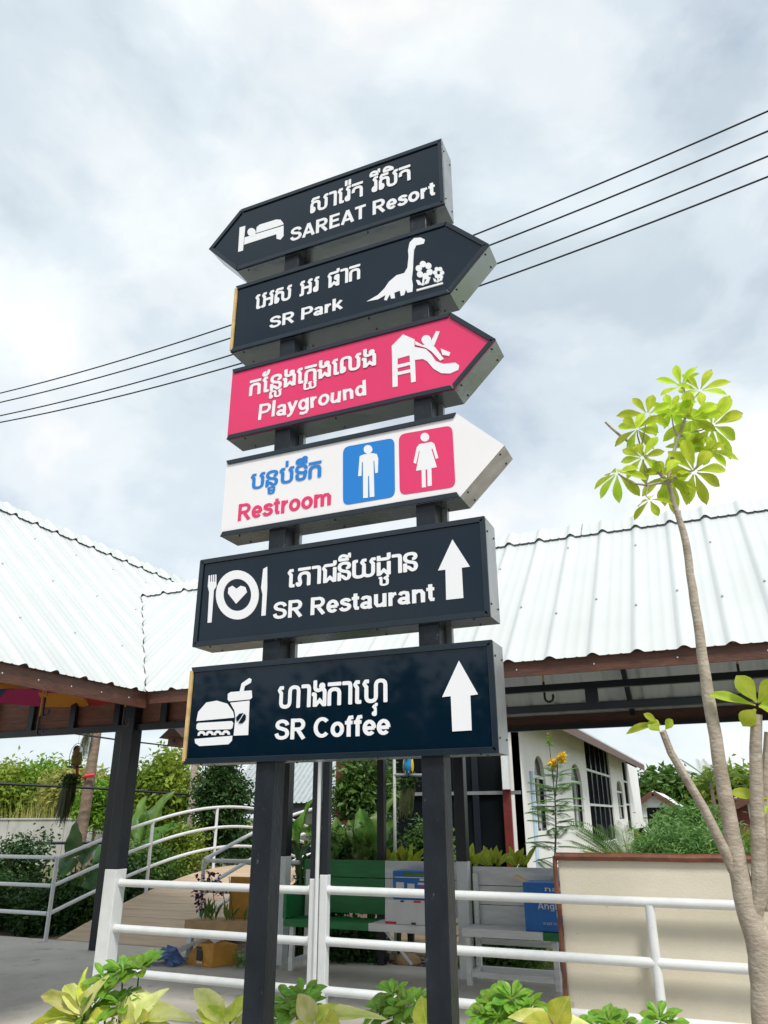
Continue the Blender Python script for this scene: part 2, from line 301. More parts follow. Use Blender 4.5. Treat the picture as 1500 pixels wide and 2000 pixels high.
GL = {  # glyph: (advance, strokes); cap height 1, stroke 0.19
 'S': (.68, [_S]),
 'A': (.74, [[(.085,0),(.37,.96)], [(.37,.96),(.655,0)], [(.20,.28),(.54,.28)]]),
 'R': (.74, [[(.125,0),(.125,1)], [(.2,.905),(.40,.905)]+arc(.42,.69,.185,.215,80,-80,8)+[(.40,.475),(.2,.475)], [(.37,.44),(.64,0)]]),
 'P': (.69, [[(.125,0),(.125,1)], [(.2,.905),(.40,.905)]+arc(.42,.675,.185,.23,80,-80,8)+[(.40,.445),(.2,.445)]]),
 'E': (.66, [[(.125,0),(.125,1)], [(.2,.905),(.60,.905)], [(.2,.52),(.56,.52)], [(.2,.095),(.61,.095)]]),
 'T': (.62, [[(.02,.905),(.60,.905)], [(.31,0),(.31,.83)]]),
 'C': (.74, [arc(.39,.5,.285,.405,42,318,16)]),
 'e': (.57, [[(.15,.35),(.50,.35)], arc(.285,.37,.195,.285,-5,318,16)]),
 's': (.53, [_s]),
 'o': (.60, [arc(.30,.37,.205,.28,0,360,18)]),
 'r': (.40, [[(.115,0),(.115,X_)], [(.16,.46),(.22,.62),(.36,.655)]]),
 't': (.36, [[(.17,.92),(.17,.2),(.215,.1),(.33,.09)], [(.01,.66),(.33,.66)]]),
 'a': (.56, [[(.10,.53),(.16,.63),(.28,.65),(.40,.61),(.42,.5),(.42,.12),(.46,0)], arc(.25,.21,.16,.125,350,20,14)]),
 'k': (.56, [[(.115,0),(.115,1)], [(.16,.27),(.50,.735)], [(.27,.40),(.52,0)]]),
 'l': (.28, [[(.14,0),(.14,1)]]),
 'y': (.55, [[(.07,.74),(.285,.10)], [(.49,.74),(.25,-.06),(.17,-.16),(.05,-.17)]]),
 'g': (.60, [arc(.28,.37,.185,.28,0,360,16), [(.485,.74),(.485,-.04),(.42,-.17),(.26,-.20),(.10,-.14)]]),
 'u': (.60, [[(.115,.74),(.115,.22),(.19,.105),(.31,.10),(.44,.20)], [(.48,0),(.48,.74)]]),
 'n': (.60, [[(.115,0),(.115,.74)], [(.15,.52),(.27,.64),(.40,.625),(.48,.50),(.48,0)]]),
 'd': (.60, [arc(.28,.37,.185,.28,0,360,16), [(.485,0),(.485,1)]]),
 'f': (.36, [[(.17,0),(.17,.78),(.22,.89),(.36,.905)], [(.01,.66),(.33,.66)]]),
 'm': (.90, [[(.115,0),(.115,.74)], [(.15,.53),(.25,.64),(.37,.63),(.44,.52),(.44,0)], [(.47,.53),(.57,.64),(.69,.63),(.77,.52),(.77,0)]]),
 'A_': (.6, []), ' ': (.28, []), 'i': (.28, [[(.14,0),(.14,.74)], [(.14,.86),(.14,1)]]), 'p': (.6, [arc(.32,.37,.185,.28,0,360,16), [(.115,.74),(.115,-.25)]]),
 'k2': (.5, []), 'U': (.7, []), 'H': (.7, [[(.115,0),(.115,1)], [(.58,0),(.58,1)], [(.115,.5),(.58,.5)]]),
}
def ribbon(mb, pts, w, fn, d0, d1):
    n = len(pts); L = []; R = []
    for i, p in enumerate(pts):
        a = Vector(pts[max(i-1,0)]); b = Vector(pts[min(i+1,n-1)]); d = (b-a)
        if d.length < 1e-9: d = Vector((1,0))
        d.normalize(); nn = Vector((-d.y, d.x)); k = 1.0
        if 0 < i < n-1:
            d1_ = (Vector(p)-a).normalized(); k = 1/max(0.6, nn.dot(Vector((-d1_.y, d1_.x))))
        L.append((p[0]+nn.x*w/2*k, p[1]+nn.y*w/2*k)); R.append((p[0]-nn.x*w/2*k, p[1]-nn.y*w/2*k))
    vs_ = [fn(*q, d0) for q in L] + [fn(*q, d0) for q in R] + [fn(*q, d1) for q in L] + [fn(*q, d1) for q in R]
    f = []
    for i in range(n-1):
        f += [(i, i+1, n+i+1, n+i), (2*n+i, 3*n+i, 3*n+i+1, 2*n+i+1), (i, 2*n+i, 2*n+i+1, i+1), (n+i, n+i+1, 3*n+i+1, 3*n+i)]
    f += [(0, n, 3*n, 2*n), (n-1, 3*n-1, 4*n-1, 2*n-1)]
    mb.add(vs_, f)
def latin(mb, txt, fn, thick, sw=0.19, jit=0, gap=0.02):
    """fn maps unit text coords (0..W along, 0..1 cap height) -> 3D with depth"""
    r = random.Random(5); x = 0; items = []
    for ch in txt:
        adv, st = GL[ch]; items.append((x, adv, st)); x += adv + gap
    W = x - gap; k = 0
    for x0, adv, st in items:
        dz = r.uniform(-jit, jit); tl = r.uniform(-jit, jit)*1.2; sc = 1+r.uniform(-jit, jit)
        if not st: continue
        lm = MB(); mb.append(lm)
        for s_ in st:
            k += 1
            pts = [((x0 + u*sc + (v-.4)*tl)/W, v*sc+dz) for u, v in s_]
            # widths are isotropic in glyph units: widen in a local frame
            ribbon(lm, [(u*W, v) for u, v in pts], sw, lambda u, v, d: fn(u/W, v, d), thick + 0.00012*(k % 7), 0.0)
    return W
def font_mesh(txt):
    c = bpy.data.curves.new('lettering', 'FONT'); c.body = txt; c.size = 1; c.extrude = 0.0; c.resolution_u = 3
    o = bpy.data.objects.new('lettering', c); COL.objects.link(o); dg = bpy.context.evaluated_depsgraph_get(); dg.update()
    me = bpy.data.meshes.new_from_object(o.evaluated_get(dg))
    vs_ = [(v.co.x, v.co.y) for v in me.vertices]; fs = [tuple(p.vertices) for p in me.polygons]
    bpy.data.objects.remove(o); bpy.data.curves.remove(c); bpy.data.meshes.remove(me)
    return vs_, fs
_kcache = {}
def kg(ch):
    if ch not in _kcache: _kcache[ch] = font_mesh(ch)
    return _kcache[ch]
KB = None
def khmer(mb, seq, fn, thick, bold=0.035):
    """seq: list of glyph strings; ('sub', g) hangs small below the previous base, ('top', g) sits above it. fn(u 0..1, v in body heights, depth)."""
    bv, _ = kg('ក'); bh = max(v for _, v in bv)
    x = 0; pieces = []; last = (0, 0.5)
    for it in seq:
        if it == ' ': x += 0.34; continue
        if isinstance(it, tuple):
            kind, g = it; vs_, fs = kg(g); x0 = min(u for u, _ in vs_); x1 = max(u for u, _ in vs_); z0 = min(v for _, v in vs_); z1 = max(v for _, v in vs_)
            cx = (last[0]+last[1])/2
            if kind == 'sub': sc = 0.62; pieces.append(([(cx+(u-(x0+x1)/2)*sc, -0.06*bh-(z1-v)*sc*0.72) for u, v in vs_], fs))
            else: sc = 1.0; pieces.append(([(cx+(u-(x0+x1)/2)*sc, bh*1.09+(v-z0)*sc) for u, v in vs_], fs))
            continue
        vs_, fs = kg(it); x0 = min(u for u, _ in vs_); x1 = max(u for u, _ in vs_)
        pieces.append(([(u-x0+x, v) for u, v in vs_], fs)); last = (x, x+x1-x0); x += (x1-x0) + 0.075
    W = x-0.075; k = 0
    for vs_, fs in pieces:
        lm = MB(); mb.append(lm)
        for a in range(9):
            du, dv = (0, 0) if a == 8 else (bold*math.cos(a*math.pi/4), bold*math.sin(a*math.pi/4)*0.8)
            k += 1
            lm.add([fn((u+du)/W, (v+dv)/bh, thick+0.000025*k) for u, v in vs_], fs)

# ------------------------------------------------------------------ the signpost
YS = 2.9
ZA = (380, 250, .426667); ZB = (380, 580, .426667); ZC = (340, 980, .453333)
def sp(zx, zy, z): p = onY(z[0]+zx*z[2], z[1]+zy*z[2], YS); return (p.x, p.z)
def plane_fn(lb, rb, tl, z):
    """maps (u 0..1, v 0..1) onto the sign face, axis aligned in the world plane"""
    a = sp(*lb, z); b = sp(*rb, z); c = sp(*tl, z); zb = (a[1]+b[1])/2; h = c[1]-a[1]
    return (lambda u, v, d: (a[0]+(b[0]-a[0])*u, YS-d, zb+h*v)), b[0]-a[0], h
SIGN = thing('directional_signpost', 'tall signpost of six stacked lit direction boxes on two dark square posts', 'signpost', (-1.43, 2.98, -0.05))
for px0 in (-1.862, -1.103):
    MB().box(px0, px0+0.092, 2.915, 3.005, -0.1, 4.86).build('post', M['post_black'], SIGN, bevel=0.004)
# pale metal strip standing in for the sheen on each post's lit right side
for px0 in (-1.862, -1.103):
    MB().box(px0+0.075, px0+0.115, 3.01, 3.035, 1.79, 4.83).build('post_sheen_strip', M['side_metal'], SIGN)
def sgn_box(poly, face, trim_edges, label, tan_left=False, silver_edges=(), right_silver=False):
    """poly: CCW list of (x,z). trim_edges: indices of edges i->i+1 that carry a front trim."""
    n = len(poly); cx = sum(p[0] for p in poly)/n; cz = sum(p[1] for p in poly)/n
    body = MB()
    body.add([(x, YS+0.004, z) for x, z in poly] + [(x, YS+0.15, z) for x, z in poly],
             [tuple(range(n, 2*n))] + [(i, (i+1) % n, n+(i+1) % n, n+i) for i in range(n) if i not in silver_edges])
    b = body.build('sign_box', M['box_metal'], SIGN); b['label'] = label
    for e in silver_edges:
        (x0, z0), (x1, z1) = poly[e], poly[(e+1) % n]
        MB().add([(x0, YS+0.004, z0), (x1, YS+0.004, z1), (x1, YS+0.15, z1), (x0, YS+0.15, z0)], [(0,1,2,3)]).build('side_panel', M['dirty_metal'] if not right_silver else M['side_metal'], b)
    w = 0.022
    # face plate, slightly proud of the box mouth and inset by the trims
    MB().prism(poly, lambda u, v, d: (u, d, v), YS+0.0, YS+0.008).build('face_panel', face, b)
    for e in trim_edges:
        (x0, z0), (x1, z1) = poly[e], poly[(e+1) % n]; d = Vector((x1-x0, z1-z0)); L_ = d.length; d.normalize(); nn = Vector((-d.y, d.x))
        if nn.dot(Vector((cx-x0, cz-z0))) < 0: nn = -nn
        # mitred ends
        q = [(x0-nn.x*.002, z0-nn.y*.002), (x1-nn.x*.002, z1-nn.y*.002), (x1-d.x*w*.6+nn.x*w, z1-d.y*w*.6+nn.y*w), (x0+d.x*w*.6+nn.x*w, z0+d.y*w*.6+nn.y*w)]
        MB().prism(q, lambda u, v, dd: (u, dd, v), YS-0.008, YS-0.0005).build('trim', M['navy_trim'], b, bevel=0.0015)
    if tan_left:
        x0 = min(p[0] for p in poly); z0 = min(p[1] for p in poly); z1 = max(p[1] for p in poly)
        MB().box(x0-0.004, x0+0.013, YS-0.009, YS+0.03, z0+0.012, z1-0.014).build('bare_edge_strip', M['tan_edge'], b)
    # screws on the visible sides and underside
    for e in range(n):
        (x0, z0), (x1, z1) = poly[e], poly[(e+1) % n]; d = Vector((x1-x0, z1-z0)); nn = Vector((d.y, -d.x)).normalized()
        if nn.dot(Vector((cx-x0, cz-z0))) > 0: nn = -nn
        if nn.y > 0.5 or nn.x < -0.5: continue
        k = max(2, int(d.length/0.42)+1)
        for i in range(k):
            t = (i+0.18)/(k-1+0.36)
            for yy in (YS+0.025, YS+0.125):
                p = Vector((x0+d.x*t, yy, z0+d.y*t)); MB().tube([p, p+Vector((nn.x, 0, nn.y))*0.004], 0.0045, 6).build('screw', M['screw'], b)
    return b
def picto(b, polys, z, m=None, base=0.002, name='pictogram'):
    for k, pl in enumerate(polys):
        MB().prism([sp(u, v, z) for u, v in pl], lambda u, v, d: (u, YS-d, v), base+0.00025*k, 0.0003).build(name, m or M['letter'], b)
def ell(cx, cy, rx, ry=None, n=18, a0=0, a1=360):
    ry = ry or rx; return [(cx+rx*math.cos(math.radians(a0+(a1-a0)*i/n)), cy+ry*math.sin(math.radians(a0+(a1-a0)*i/n))) for i in range(n if a1-a0 == 360 else n+1)]
def ring(b, c, ro, ri, z, m=None, base=0.004, n=36):
    mb = MB(); o = [sp(*q, z) for q in ell(*c, *ro, n)]; i_ = [sp(*q, z) for q in ell(*c, *ri, n)]
    for k in range(n):
        j = (k+1) % n
        mb.prism([o[k], o[j], i_[j], i_[k]], lambda u, v, d: (u, YS-d, v), base, 0.0003)
    return mb.build('pictogram', m or M['letter'], b)
def write(b, txt, lb, rb, tl, z, m=None, sw=0.17, jit=0, thick=0.002):
    fn, w, h = plane_fn(lb, rb, tl, z); mb = []; latin(mb, txt, fn, thick, sw, jit)
    for q in mb: q.build('letter', m or M['letter'], b)
def write_k(b, seq, lb, rb, tl, z, m=None, bold=0.022, thick=0.0018):
    fn, w, h = plane_fn(lb, rb, tl, z); mb = []; khmer(mb, seq, fn, thick, bold)
    for q in mb: q.build('khmer_letter', m or M['letter'], b, fixn=False)
def left_arrow(z0, z1): return [(-2.175, z0), (-0.902, z0), (-0.902, z1), (-2.175, z1), (-2.383, (z0+z1)/2)]
def right_arrow(x0, z0, z1, xs=-0.895, tip=-0.685): return [(x0, z0), (xs, z0), (tip, (z0+z1)/2), (xs, z1), (x0, z1)]

b = sgn_box(left_arrow(4.485, 4.934), M['navy_face'], (0,1,2,3,4), 'dark navy left-pointing box with a bed symbol', silver_edges=(1,), right_silver=True)
write_k(b, ['ស','ា','េ','រ',('top','៉'),'ត',' ','រ',('top','ី'),'ស',('top','ិ'),'ត'], (532,388), (988,242), (537,322), ZA)
write(b, 'SAREAT Resort', (437,521), (1104,308), (447,458), ZA)
picto(b, [[(207,456),(233,449),(222,562),(200,568)], [(230,502),(408,448),(408,495),(394,512),(376,508),(375,487),(227,535)],
          [(283,482),(285,455),(300,443),(375,420),(395,421),(408,438),(407,443)], ell(262,478,19)], ZA)
b = sgn_box(right_arrow(-2.165, 3.922, 4.363), M['navy_face'], (0,1,2,3), 'dark navy right-pointing box with a long-necked dinosaur symbol', tan_left=True)
write_k(b, ['េ','អ','ស',' ','អ','រ',' ','ផ','ា','ក'], (278,830), (757,692), (278,768), ZA)
write(b, 'SR Park', (342,916), (677,832), (350,862), ZA)
picto(b, [[(788,795),(840,765),(870,735),(890,705),(925,675),(960,665),(975,640),(980,590),(978,560),(985,525),(1005,505),(1035,502),(1055,512),(1050,530),(1030,535),(1015,538),(1005,560),(1002,600),(1000,650),(995,690),(1000,720),(998,750),(975,755),(968,740),(960,765),(945,770),(940,745),(915,755),(918,780),(900,782),(895,762),(880,790),(868,788),(875,765),(840,785)]]
      + [ell(1052+26*math.cos(a), 652+28*math.sin(a), 15, 15, 10) for a in [k*math.pi/3+.3 for k in range(6)]]
      + [ell(1118+16*math.cos(a), 664+18*math.sin(a), 10, 10, 10) for a in [k*math.pi/3 for k in range(6)]]
      + [[(1046,690),(1054,688),(1050,722),(1042,724)], [(1015,698),(1030,700),(1046,722),(1024,720)], [(1082,684),(1070,686),(1050,720),(1072,712)],
         [(1114,686),(1120,685),(1118,708),(1112,709)], [(1094,690),(1104,694),(1113,708),(1098,706)], [(1140,680),(1130,682),(1118,706),(1134,700)], [(1018,742),(1138,709),(1138,717),(1018,750)]], ZA)
b = sgn_box(right_arrow(-2.142, 3.380, 3.802), M['pink'], (0,1,2,3), 'bright pink right-pointing box with a playground slide symbol')
write_k(b, ['ក','ែ','ន',('sub','ល'),'ង','េ','ក',('sub','យ'),'ង','េ','ល','ង'], (252,452), (830,314), (255,385), ZB)
write(b, 'Playground', (288,566), (790,452), (291,497), ZB, jit=0.05, sw=0.155)
picto(b, [[(903,225),(955,172),(1008,195),(1006,262),(905,290)], [(905,289),(930,283),(930,410),(907,414)], [(985,268),(1008,261),(1013,388),(992,393)],
          [(929,312),(987,298),(987,312),(929,327)], [(929,345),(989,332),(989,346),(929,360)],
          [(1007,230),(1060,240),(1085,265),(1105,295),(1140,308),(1195,302),(1212,315),(1208,335),(1170,352),(1130,350),(1095,330),(1065,295),(1045,285),(1007,290)],
          ell(1062,198,22), [(1010,203),(1045,222),(1085,213),(1107,238),(1142,285),(1125,293),(1085,250),(1060,234),(1012,220)], [(1078,216),(1107,158),(1123,160),(1098,224)], [(1128,238),(1172,256),(1166,272),(1135,266)]], ZB)
b = sgn_box(right_arrow(-2.132, 2.839, 3.251, -0.890, -0.680), M['white_face'], (0,3), 'white right-pointing box with blue man and pink woman symbols', silver_edges=(1,))
write_k(b, ['ប','ន',('sub','ទ'),'ប',('top','់'),'ទ',('top','ឹ'),'ក'], (257,880), (578,826), (257,812), ZB, M['blue_print'], thick=0.002)
write(b, 'Restroom', (195,1023), (628,955), (193,948), ZB, M['pink_print'], thick=0.002)
def rounded(c, r=0.12, n=5):
    c = [Vector(q) for q in c]; out = []
    for i in range(4):
        p = c[i]; a = p+(c[i-1]-p)*r; d = p+(c[(i+1) % 4]-p)*r
        for k in range(n+1): t = k/n; out.append(tuple(a*(1-t)**2 + p*2*t*(1-t) + d*t*t))
    return out
picto(b, [rounded([(680,688),(915,645),(918,915),(680,955)])], ZB, M['blue_print'], 0.0016, 'blue_tile')
picto(b, [rounded([(935,630),(1180,588),(1195,870),(940,908)])], ZB, M['pink_print'], 0.0016, 'pink_tile')
picto(b, [ell(795,699,20), [(757,730),(775,722),(815,716),(835,720),(842,740),(840,805),(828,808),(824,750),(820,752),(824,915),(803,918),(800,820),(795,820),(795,920),(773,922),(772,758),(767,758),(765,820),(750,822)]], ZB, None, 0.003)
picto(b, [ell(1055,643,20), [(1030,675),(1085,665),(1098,672),(1117,738),(1105,743),(1090,695),(1085,697),(1110,780),(1085,785),(1087,865),(1068,868),(1066,790),(1058,792),(1060,872),(1042,874),(1040,793),(1015,797),(1032,705),(1028,707),(1015,765),(1003,760),(1018,690)]], ZB, None, 0.003)
b = sgn_box([(-2.236, 2.298), (-0.786, 2.298), (-0.786, 2.728), (-2.236, 2.728)], M['navy_face'], (0,1,2,3), 'black rectangular box with plate and cutlery symbol, fifth from top', silver_edges=(1,), right_silver=True)
write_k(b, ['េ','ភ','ា','ជ','ន',('top','ី'),'យ','ដ',('sub','ឋ'),'ា','ន'], (490,366), (1050,300), (488,292), ZC)
write(b, 'SR Restaurant', (425,506), (1126,430), (428,432), ZC)
picto(b, [[(150,318),(156,317),(156,345),(160,345),(160,316),(165,316),(165,345),(169,345),(169,315),(174,315),(174,345),(178,345),(178,314),(183,314),(183,365),(172,382),(162,520),(145,522),(152,390),(146,365)],
          [(268,440),(233,395),(235,372),(252,362),(270,375),(288,362),(308,368),(315,390)], [(385,290),(402,280),(402,370),(395,490),(377,492),(382,400),(376,370)],
          [(1200,163),(1275,280),(1240,285),(1247,415),(1173,423),(1170,293),(1138,297)]], ZC)
ring(b, (274,402), (92,106), (60,69), ZC)
b = sgn_box([(-2.232, 1.772), (-0.784, 1.772), (-0.784, 2.199), (-2.232, 2.199)], M['navy_face'], (0,1,2), 'black rectangular lowest box with burger and cup symbol', tan_left=True, silver_edges=(1,), right_silver=True)
write_k(b, ['ហ','ា','ង','ក','ា','េ','ហ',('sub','វ')], (447,888), (918,864), (445,796), ZC)
write(b, 'SR Coffee', (432,1028), (933,1003), (432,940), ZC)
picto(b, [[(97,945),(105,905),(140,865),(185,857),(230,870),(255,905),(260,930)], [(98,960),(105,953),(250,945),(256,955),(252,975),(245,980),(105,985),(97,978)],
          [(90,1022),(252,1008),(250,1030),(235,1045),(110,1053),(92,1040)],
          [(233,828),(245,820),(335,813),(337,845),(328,852),(238,860),(232,852)], [(283,822),(292,783),(325,760),(335,765),(332,780),(306,795),(300,819)],
          [(243,866),(326,857),(320,1005),(258,1008),(266,930),(262,900)],
          [(1228,685),(1310,830),(1277,835),(1283,985),(1200,990),(1193,838),(1156,842)]]
         + [[(x-17,1008-i),(x-15,996-i),(x-6,988-i),(x+6,988-i),(x+15,995-i),(x+17,1006-i),(x+9,1007-i),(x+5,999-i),(x-5,999-i),(x-9,1008-i)] for i, x in enumerate((120,155,190,225))], ZC)
picto(b, [[(273,948),(270,930),(284,914),(300,911),(285,936)], [(280,954),(305,914),(312,922),(310,940),(296,955)]], ZC, M['navy_face'], 0.0062, 'coffee_bean')

# ------------------------------------------------------------------ roofed walkway and pavilion
EZ, SL = 2.585, 0.92           # eave height, slope
YE, YR, YB = 5.4, 7.1, 8.8     # front eave, ridge, back eave of the walkway
XE, XR, XW = -4.63, -7.05, -9.47  # east eave, ridge, west eave of the pavilion
def rib(u):
    """profile height of the roof sheet at distance u along the eave: one bold rib every 0.3 m, two faint ones between"""
    t = (u % 0.3)/0.3; d = abs(t-0.5)*0.3
    if d < 0.048: return 0.027*math.cos(d/0.048*math.pi/2)**1.3
    for c in (0.14, 0.86):
        e = abs(t-c)*0.3
        if e < 0.012: return 0.005*(1-e/0.012)
    return 0.0
_us = [0, .028, .042, .056, .102, .108, .116, .125, .136, .15, .164, .175, .184, .192, .198, .244, .258, .272]
def roof_sheet(parent, P, u0, u1, t0, t1, m, name='roof_sheet', lift=0.0, nt=1, thick=True):
    """P(u,t,h)->3D; sheet between u0,u1 with t from t0(u) to t1(u)"""
    us = [u0]; k = math.floor(u0/0.3)
    while k*0.3 < u1:
        for q in _us:
            if u0+1e-4 < k*0.3+q < u1-1e-4: us.append(k*0.3+q)
        k += 1
    us.append(u1); mb = MB(); n = len(us)
    for j in range(nt+1):
        for u in us: a = t0(u); c = t1(u); mb.v.append(tuple(P(u, a+(c-a)*j/nt, rib(u)+lift)))
    for j in range(nt):
        for i in range(n-1):
            if t1(us[i])-t0(us[i]) > 1e-3 or t1(us[i+1])-t0(us[i+1]) > 1e-3:
                mb.f.append((j*n+i, j*n+i+1, (j+1)*n+i+1, (j+1)*n+i))
    if not mb.f: return None
    return mb.build(name, m, parent, smooth=True)
nl = 1/math.hypot(1, SL)
def P_front(u, t, h): return (u, YE+t-h*SL*nl, EZ+t*SL+h*nl)            # t = horizontal run from the eave
def P_back(u, t, h): return (u, YB-t+h*SL*nl, EZ+t*SL+h*nl)
def P_east(u, t, h): return (XE-t+h*SL*nl, u, EZ+t*SL+h*nl)
def P_west(u, t, h): return (XW+t-h*SL*nl, u, EZ+0.75+t*(SL-0.75/(XE-XR))+h*nl)   # the far slope is shallower
WALK = thing('covered_walkway', 'open covered walkway with white ribbed metal roof behind the signpost', 'walkway', (-1.0, 7.1, 0))
RW = YR-YE; RP = XE-XR
u = -6.3
while u < 4.2:
    u1 = u+0.9
    roof_sheet(WALK, P_front, u, u1, lambda q: max(0.0, min(RW, XE-q)), lambda q: RW, M['roof_white'], nt=4)
    roof_sheet(WALK, P_back, u, u1, lambda q: max(0.0, min(RW, XE-q)), lambda q: RW, M['roof_white'])
    u = u1
for i in range(12):   # ridge capping, scalloped over the ribs
    a = -6.36+0.9*i
    c = MB(); us = []
    k = math.floor(a/0.3)
    while k*0.3 < a+0.92:
        us += [k*0.3+q for q in _us if a <= k*0.3+q <= a+0.92]; k += 1
    prof = []
    for u in us:
        prof.append([P_front(u, RW-0.15, rib(u)*1.25+0.022), P_front(u, RW-0.03, rib(u)*1.25+0.03), (u, YR, EZ+RW*SL+0.045+rib(u)*0.9), P_back(u, RW-0.03, rib(u)*1.25+0.03), P_back(u, RW-0.15, rib(u)*1.25+0.022)])
    for p in prof: c.v += [tuple(q) for q in p]
    for j in range(len(us)-1):
        for s in range(4): c.f.append((j*5+s, (j+1)*5+s, (j+1)*5+s+1, j*5+s+1))
    c.build('ridge_cap', M['roof_white'], WALK, smooth=True)
PAV = thing('open_pavilion', 'open pavilion with tall white ribbed roof left of the walkway', 'pavilion', (-7.05, 5.8, 0))
def t_east(q):
    if q <= YE or q >= YB: return 0.0
    return min(q-YE, YB-q)+0.02
u = 2.1
while u < 9.0:
    u1 = min(u+0.9, 9.0)
    roof_sheet(PAV, P_east, u, u1, t_east, lambda q: RP, M['roof_white'], nt=4)
    roof_sheet(PAV, P_west, u, u1, lambda q: 0.0, lambda q: RP, M['roof_white'])
    u = u1
for i in range(8):
    a = 2.1+0.9*i; e = min(a+0.92, 9.0); c = MB(); us = []; k = math.floor(a/0.3)
    while k*0.3 < e:
        us += [k*0.3+q for q in _us if a <= k*0.3+q <= e]; k += 1
    for u in us:
        c.v += [tuple(q) for q in (P_east(u, RP-0.15, rib(u)*1.25+0.022), P_east(u, RP-0.03, rib(u)*1.25+0.03), (XR, u, EZ+RP*SL+0.045+rib(u)*0.9), P_west(u, RP-0.03, rib(u)*1.25+0.03), P_west(u, RP-0.15, rib(u)*1.25+0.022))]
    for j in range(len(us)-1):
        for s in range(4): c.f.append((j*5+s, (j+1)*5+s, (j+1)*5+s+1, j*5+s+1))
    c.build('ridge_cap', M['roof_white'], PAV, smooth=True)
# valley gutter strip where the two roofs meet
MB().bar(P_front(XE-0.06, 0.06, -0.03), P_front(XE-RW, RW, -0.03), 0.16, 0.01).build('valley_gutter', M['grey_roof'], PAV)
# fascias
MB().box(XE+0.02, 4.2, YE+0.03, YE+0.05, EZ-0.10, EZ+0.018).build('fascia', M['brown_fascia'], WALK)
MB().box(-6.4, 4.2, YB-0.05, YB-0.03, EZ-0.13, EZ+0.018).build('fascia', M['brown_fascia'], WALK)
MB().box(XE-0.05, XE-0.03, 2.1, YE+0.05, EZ-0.135, EZ+0.018).build('fascia', M['brown_fascia'], PAV)
MB().box(XW+0.03, XW+0.05, 2.1, 9.0, EZ+0.615, EZ+0.76).build('fascia', M['brown_fascia'], PAV)
# fascia nail heads
for i in range(9):
    p = Vector((-1.1+0.55*i-0.2, YE+0.03, EZ-0.05)); MB().tube([p, p-Vector((0,0.003,0))], 0.006, 6).build('nail_head', M['white_paint'], WALK)
for i in range(5):
    p = Vector((XE-0.03, 3.9+0.33*i, EZ-0.07)); MB().tube([p, p+Vector((0.003,0,0))], 0.006, 6).build('nail_head', M['white_paint'], PAV)
# screws with washers along the ribs of the front slopes
scr = MB().ball((0,0,0), (0.012,0.012,0.008), 6, 3).mesh('roof_screw'); scr.materials.append(M['roof_white'])
for k in range(-9, 4):
    for t in (0.45+0.12*(k % 2), 1.15+0.1*(k % 3)):
        if k % 2 == 0 or t < 1: part_inst('roof_screw', scr, WALK, Matrix.Translation(P_front(k*0.3+0.15, t, 0.035)))
for k in range(12, 25):
    for t in (0.5, 1.2, 1.9):
        if t > t_east(k*0.3+0.15)+0.1 and (k+int(t*10)) % 2: part_inst('roof_screw', scr, PAV, Matrix.Translation(P_east(k*0.3+0.15, t, 0.035)))
# frame: posts with white painted feet
def post(parent, x, y, w, ztop, zpaint=1.06, foot=True):
    z0 = zpaint if foot else 0
    p = MB().box(x-w/2, x+w/2, y-w/2, y+w/2, z0, ztop).build('post', M['steel_black'], parent, bevel=0.006)
    if foot: MB().box(x-w/2-0.002, x+w/2+0.002, y-w/2-0.002, y+w/2+0.002, -0.02, zpaint).build('painted_foot', M['white_paint'], p, bevel=0.006)
    return p
post(PAV, -5.14, 5.86, 0.13, EZ+0.35, 1.13)
post(PAV, -7.72, 8.6, 0.13, EZ+0.5, 0.0, False)
post(PAV, -9.1, 5.86, 0.13, EZ+0.2, 1.13)
post(WALK, -3.135, 5.86, 0.062, EZ+0.3, 1.10)
post(WALK, -3.045, 5.86, 0.062, EZ+0.3, 1.13)
post(WALK, -5.04, 8.62, 0.13, EZ+0.1, 1.12)
post(WALK, -2.80, 8.62, 0.12, EZ+0.1, 1.10)
post(WALK, -3.93, 9.0, 0.09, EZ+0.0, 0.0, False)
post(WALK, 1.9, 5.86, 0.13, EZ+0.3, 1.1)
post(WALK, 1.9, 8.62, 0.13, EZ+0.1, 1.1)
MB().tube([(-3.092, 5.81, 0.4), (-3.09, 5.81, 2.55)], 0.016, 8).build('drain_pipe', M['white_paint'], WALK, smooth=True)
# trusses along the front and back posts
for yy, zs in ((5.86, (2.30, 2.455)), (8.62, (2.452,))):
    for zz in zs:
        MB().box(-4.25, 4.2, yy-0.025, yy+0.025, zz-0.025, zz+0.025).build('beam', M['steel_black'], WALK)
    k = -4.0 if yy < 6 else 9
    while k < 4.2:
        MB().box(k-0.045, k+0.045, yy-0.02, yy+0.02, 2.3255, 2.4295).build('truss_strut', M['steel_black'], WALK); k += 1.05
for zz in (2.345, 2.79):
    MB().box(-9.0, -4.252, 5.835, 5.885, zz-0.028, zz+0.028).build('beam', M['steel_black'], PAV)
k = -8.7
while k < -4.3:
    MB().box(k-0.035, k+0.035, 5.84, 5.88, 2.374, 2.761).build('truss_strut', M['steel_black'], PAV); k += 0.56
for i in range(4):   # brown cladding boards behind the pavilion truss
    MB().box(-9.0, -4.27, 5.90+0.004*(i % 2), 5.918+0.004*(i % 2), 2.35+0.11*i, 2.464+0.11*i).build('cladding_board', M['brown_board'], PAV, bevel=0.004)
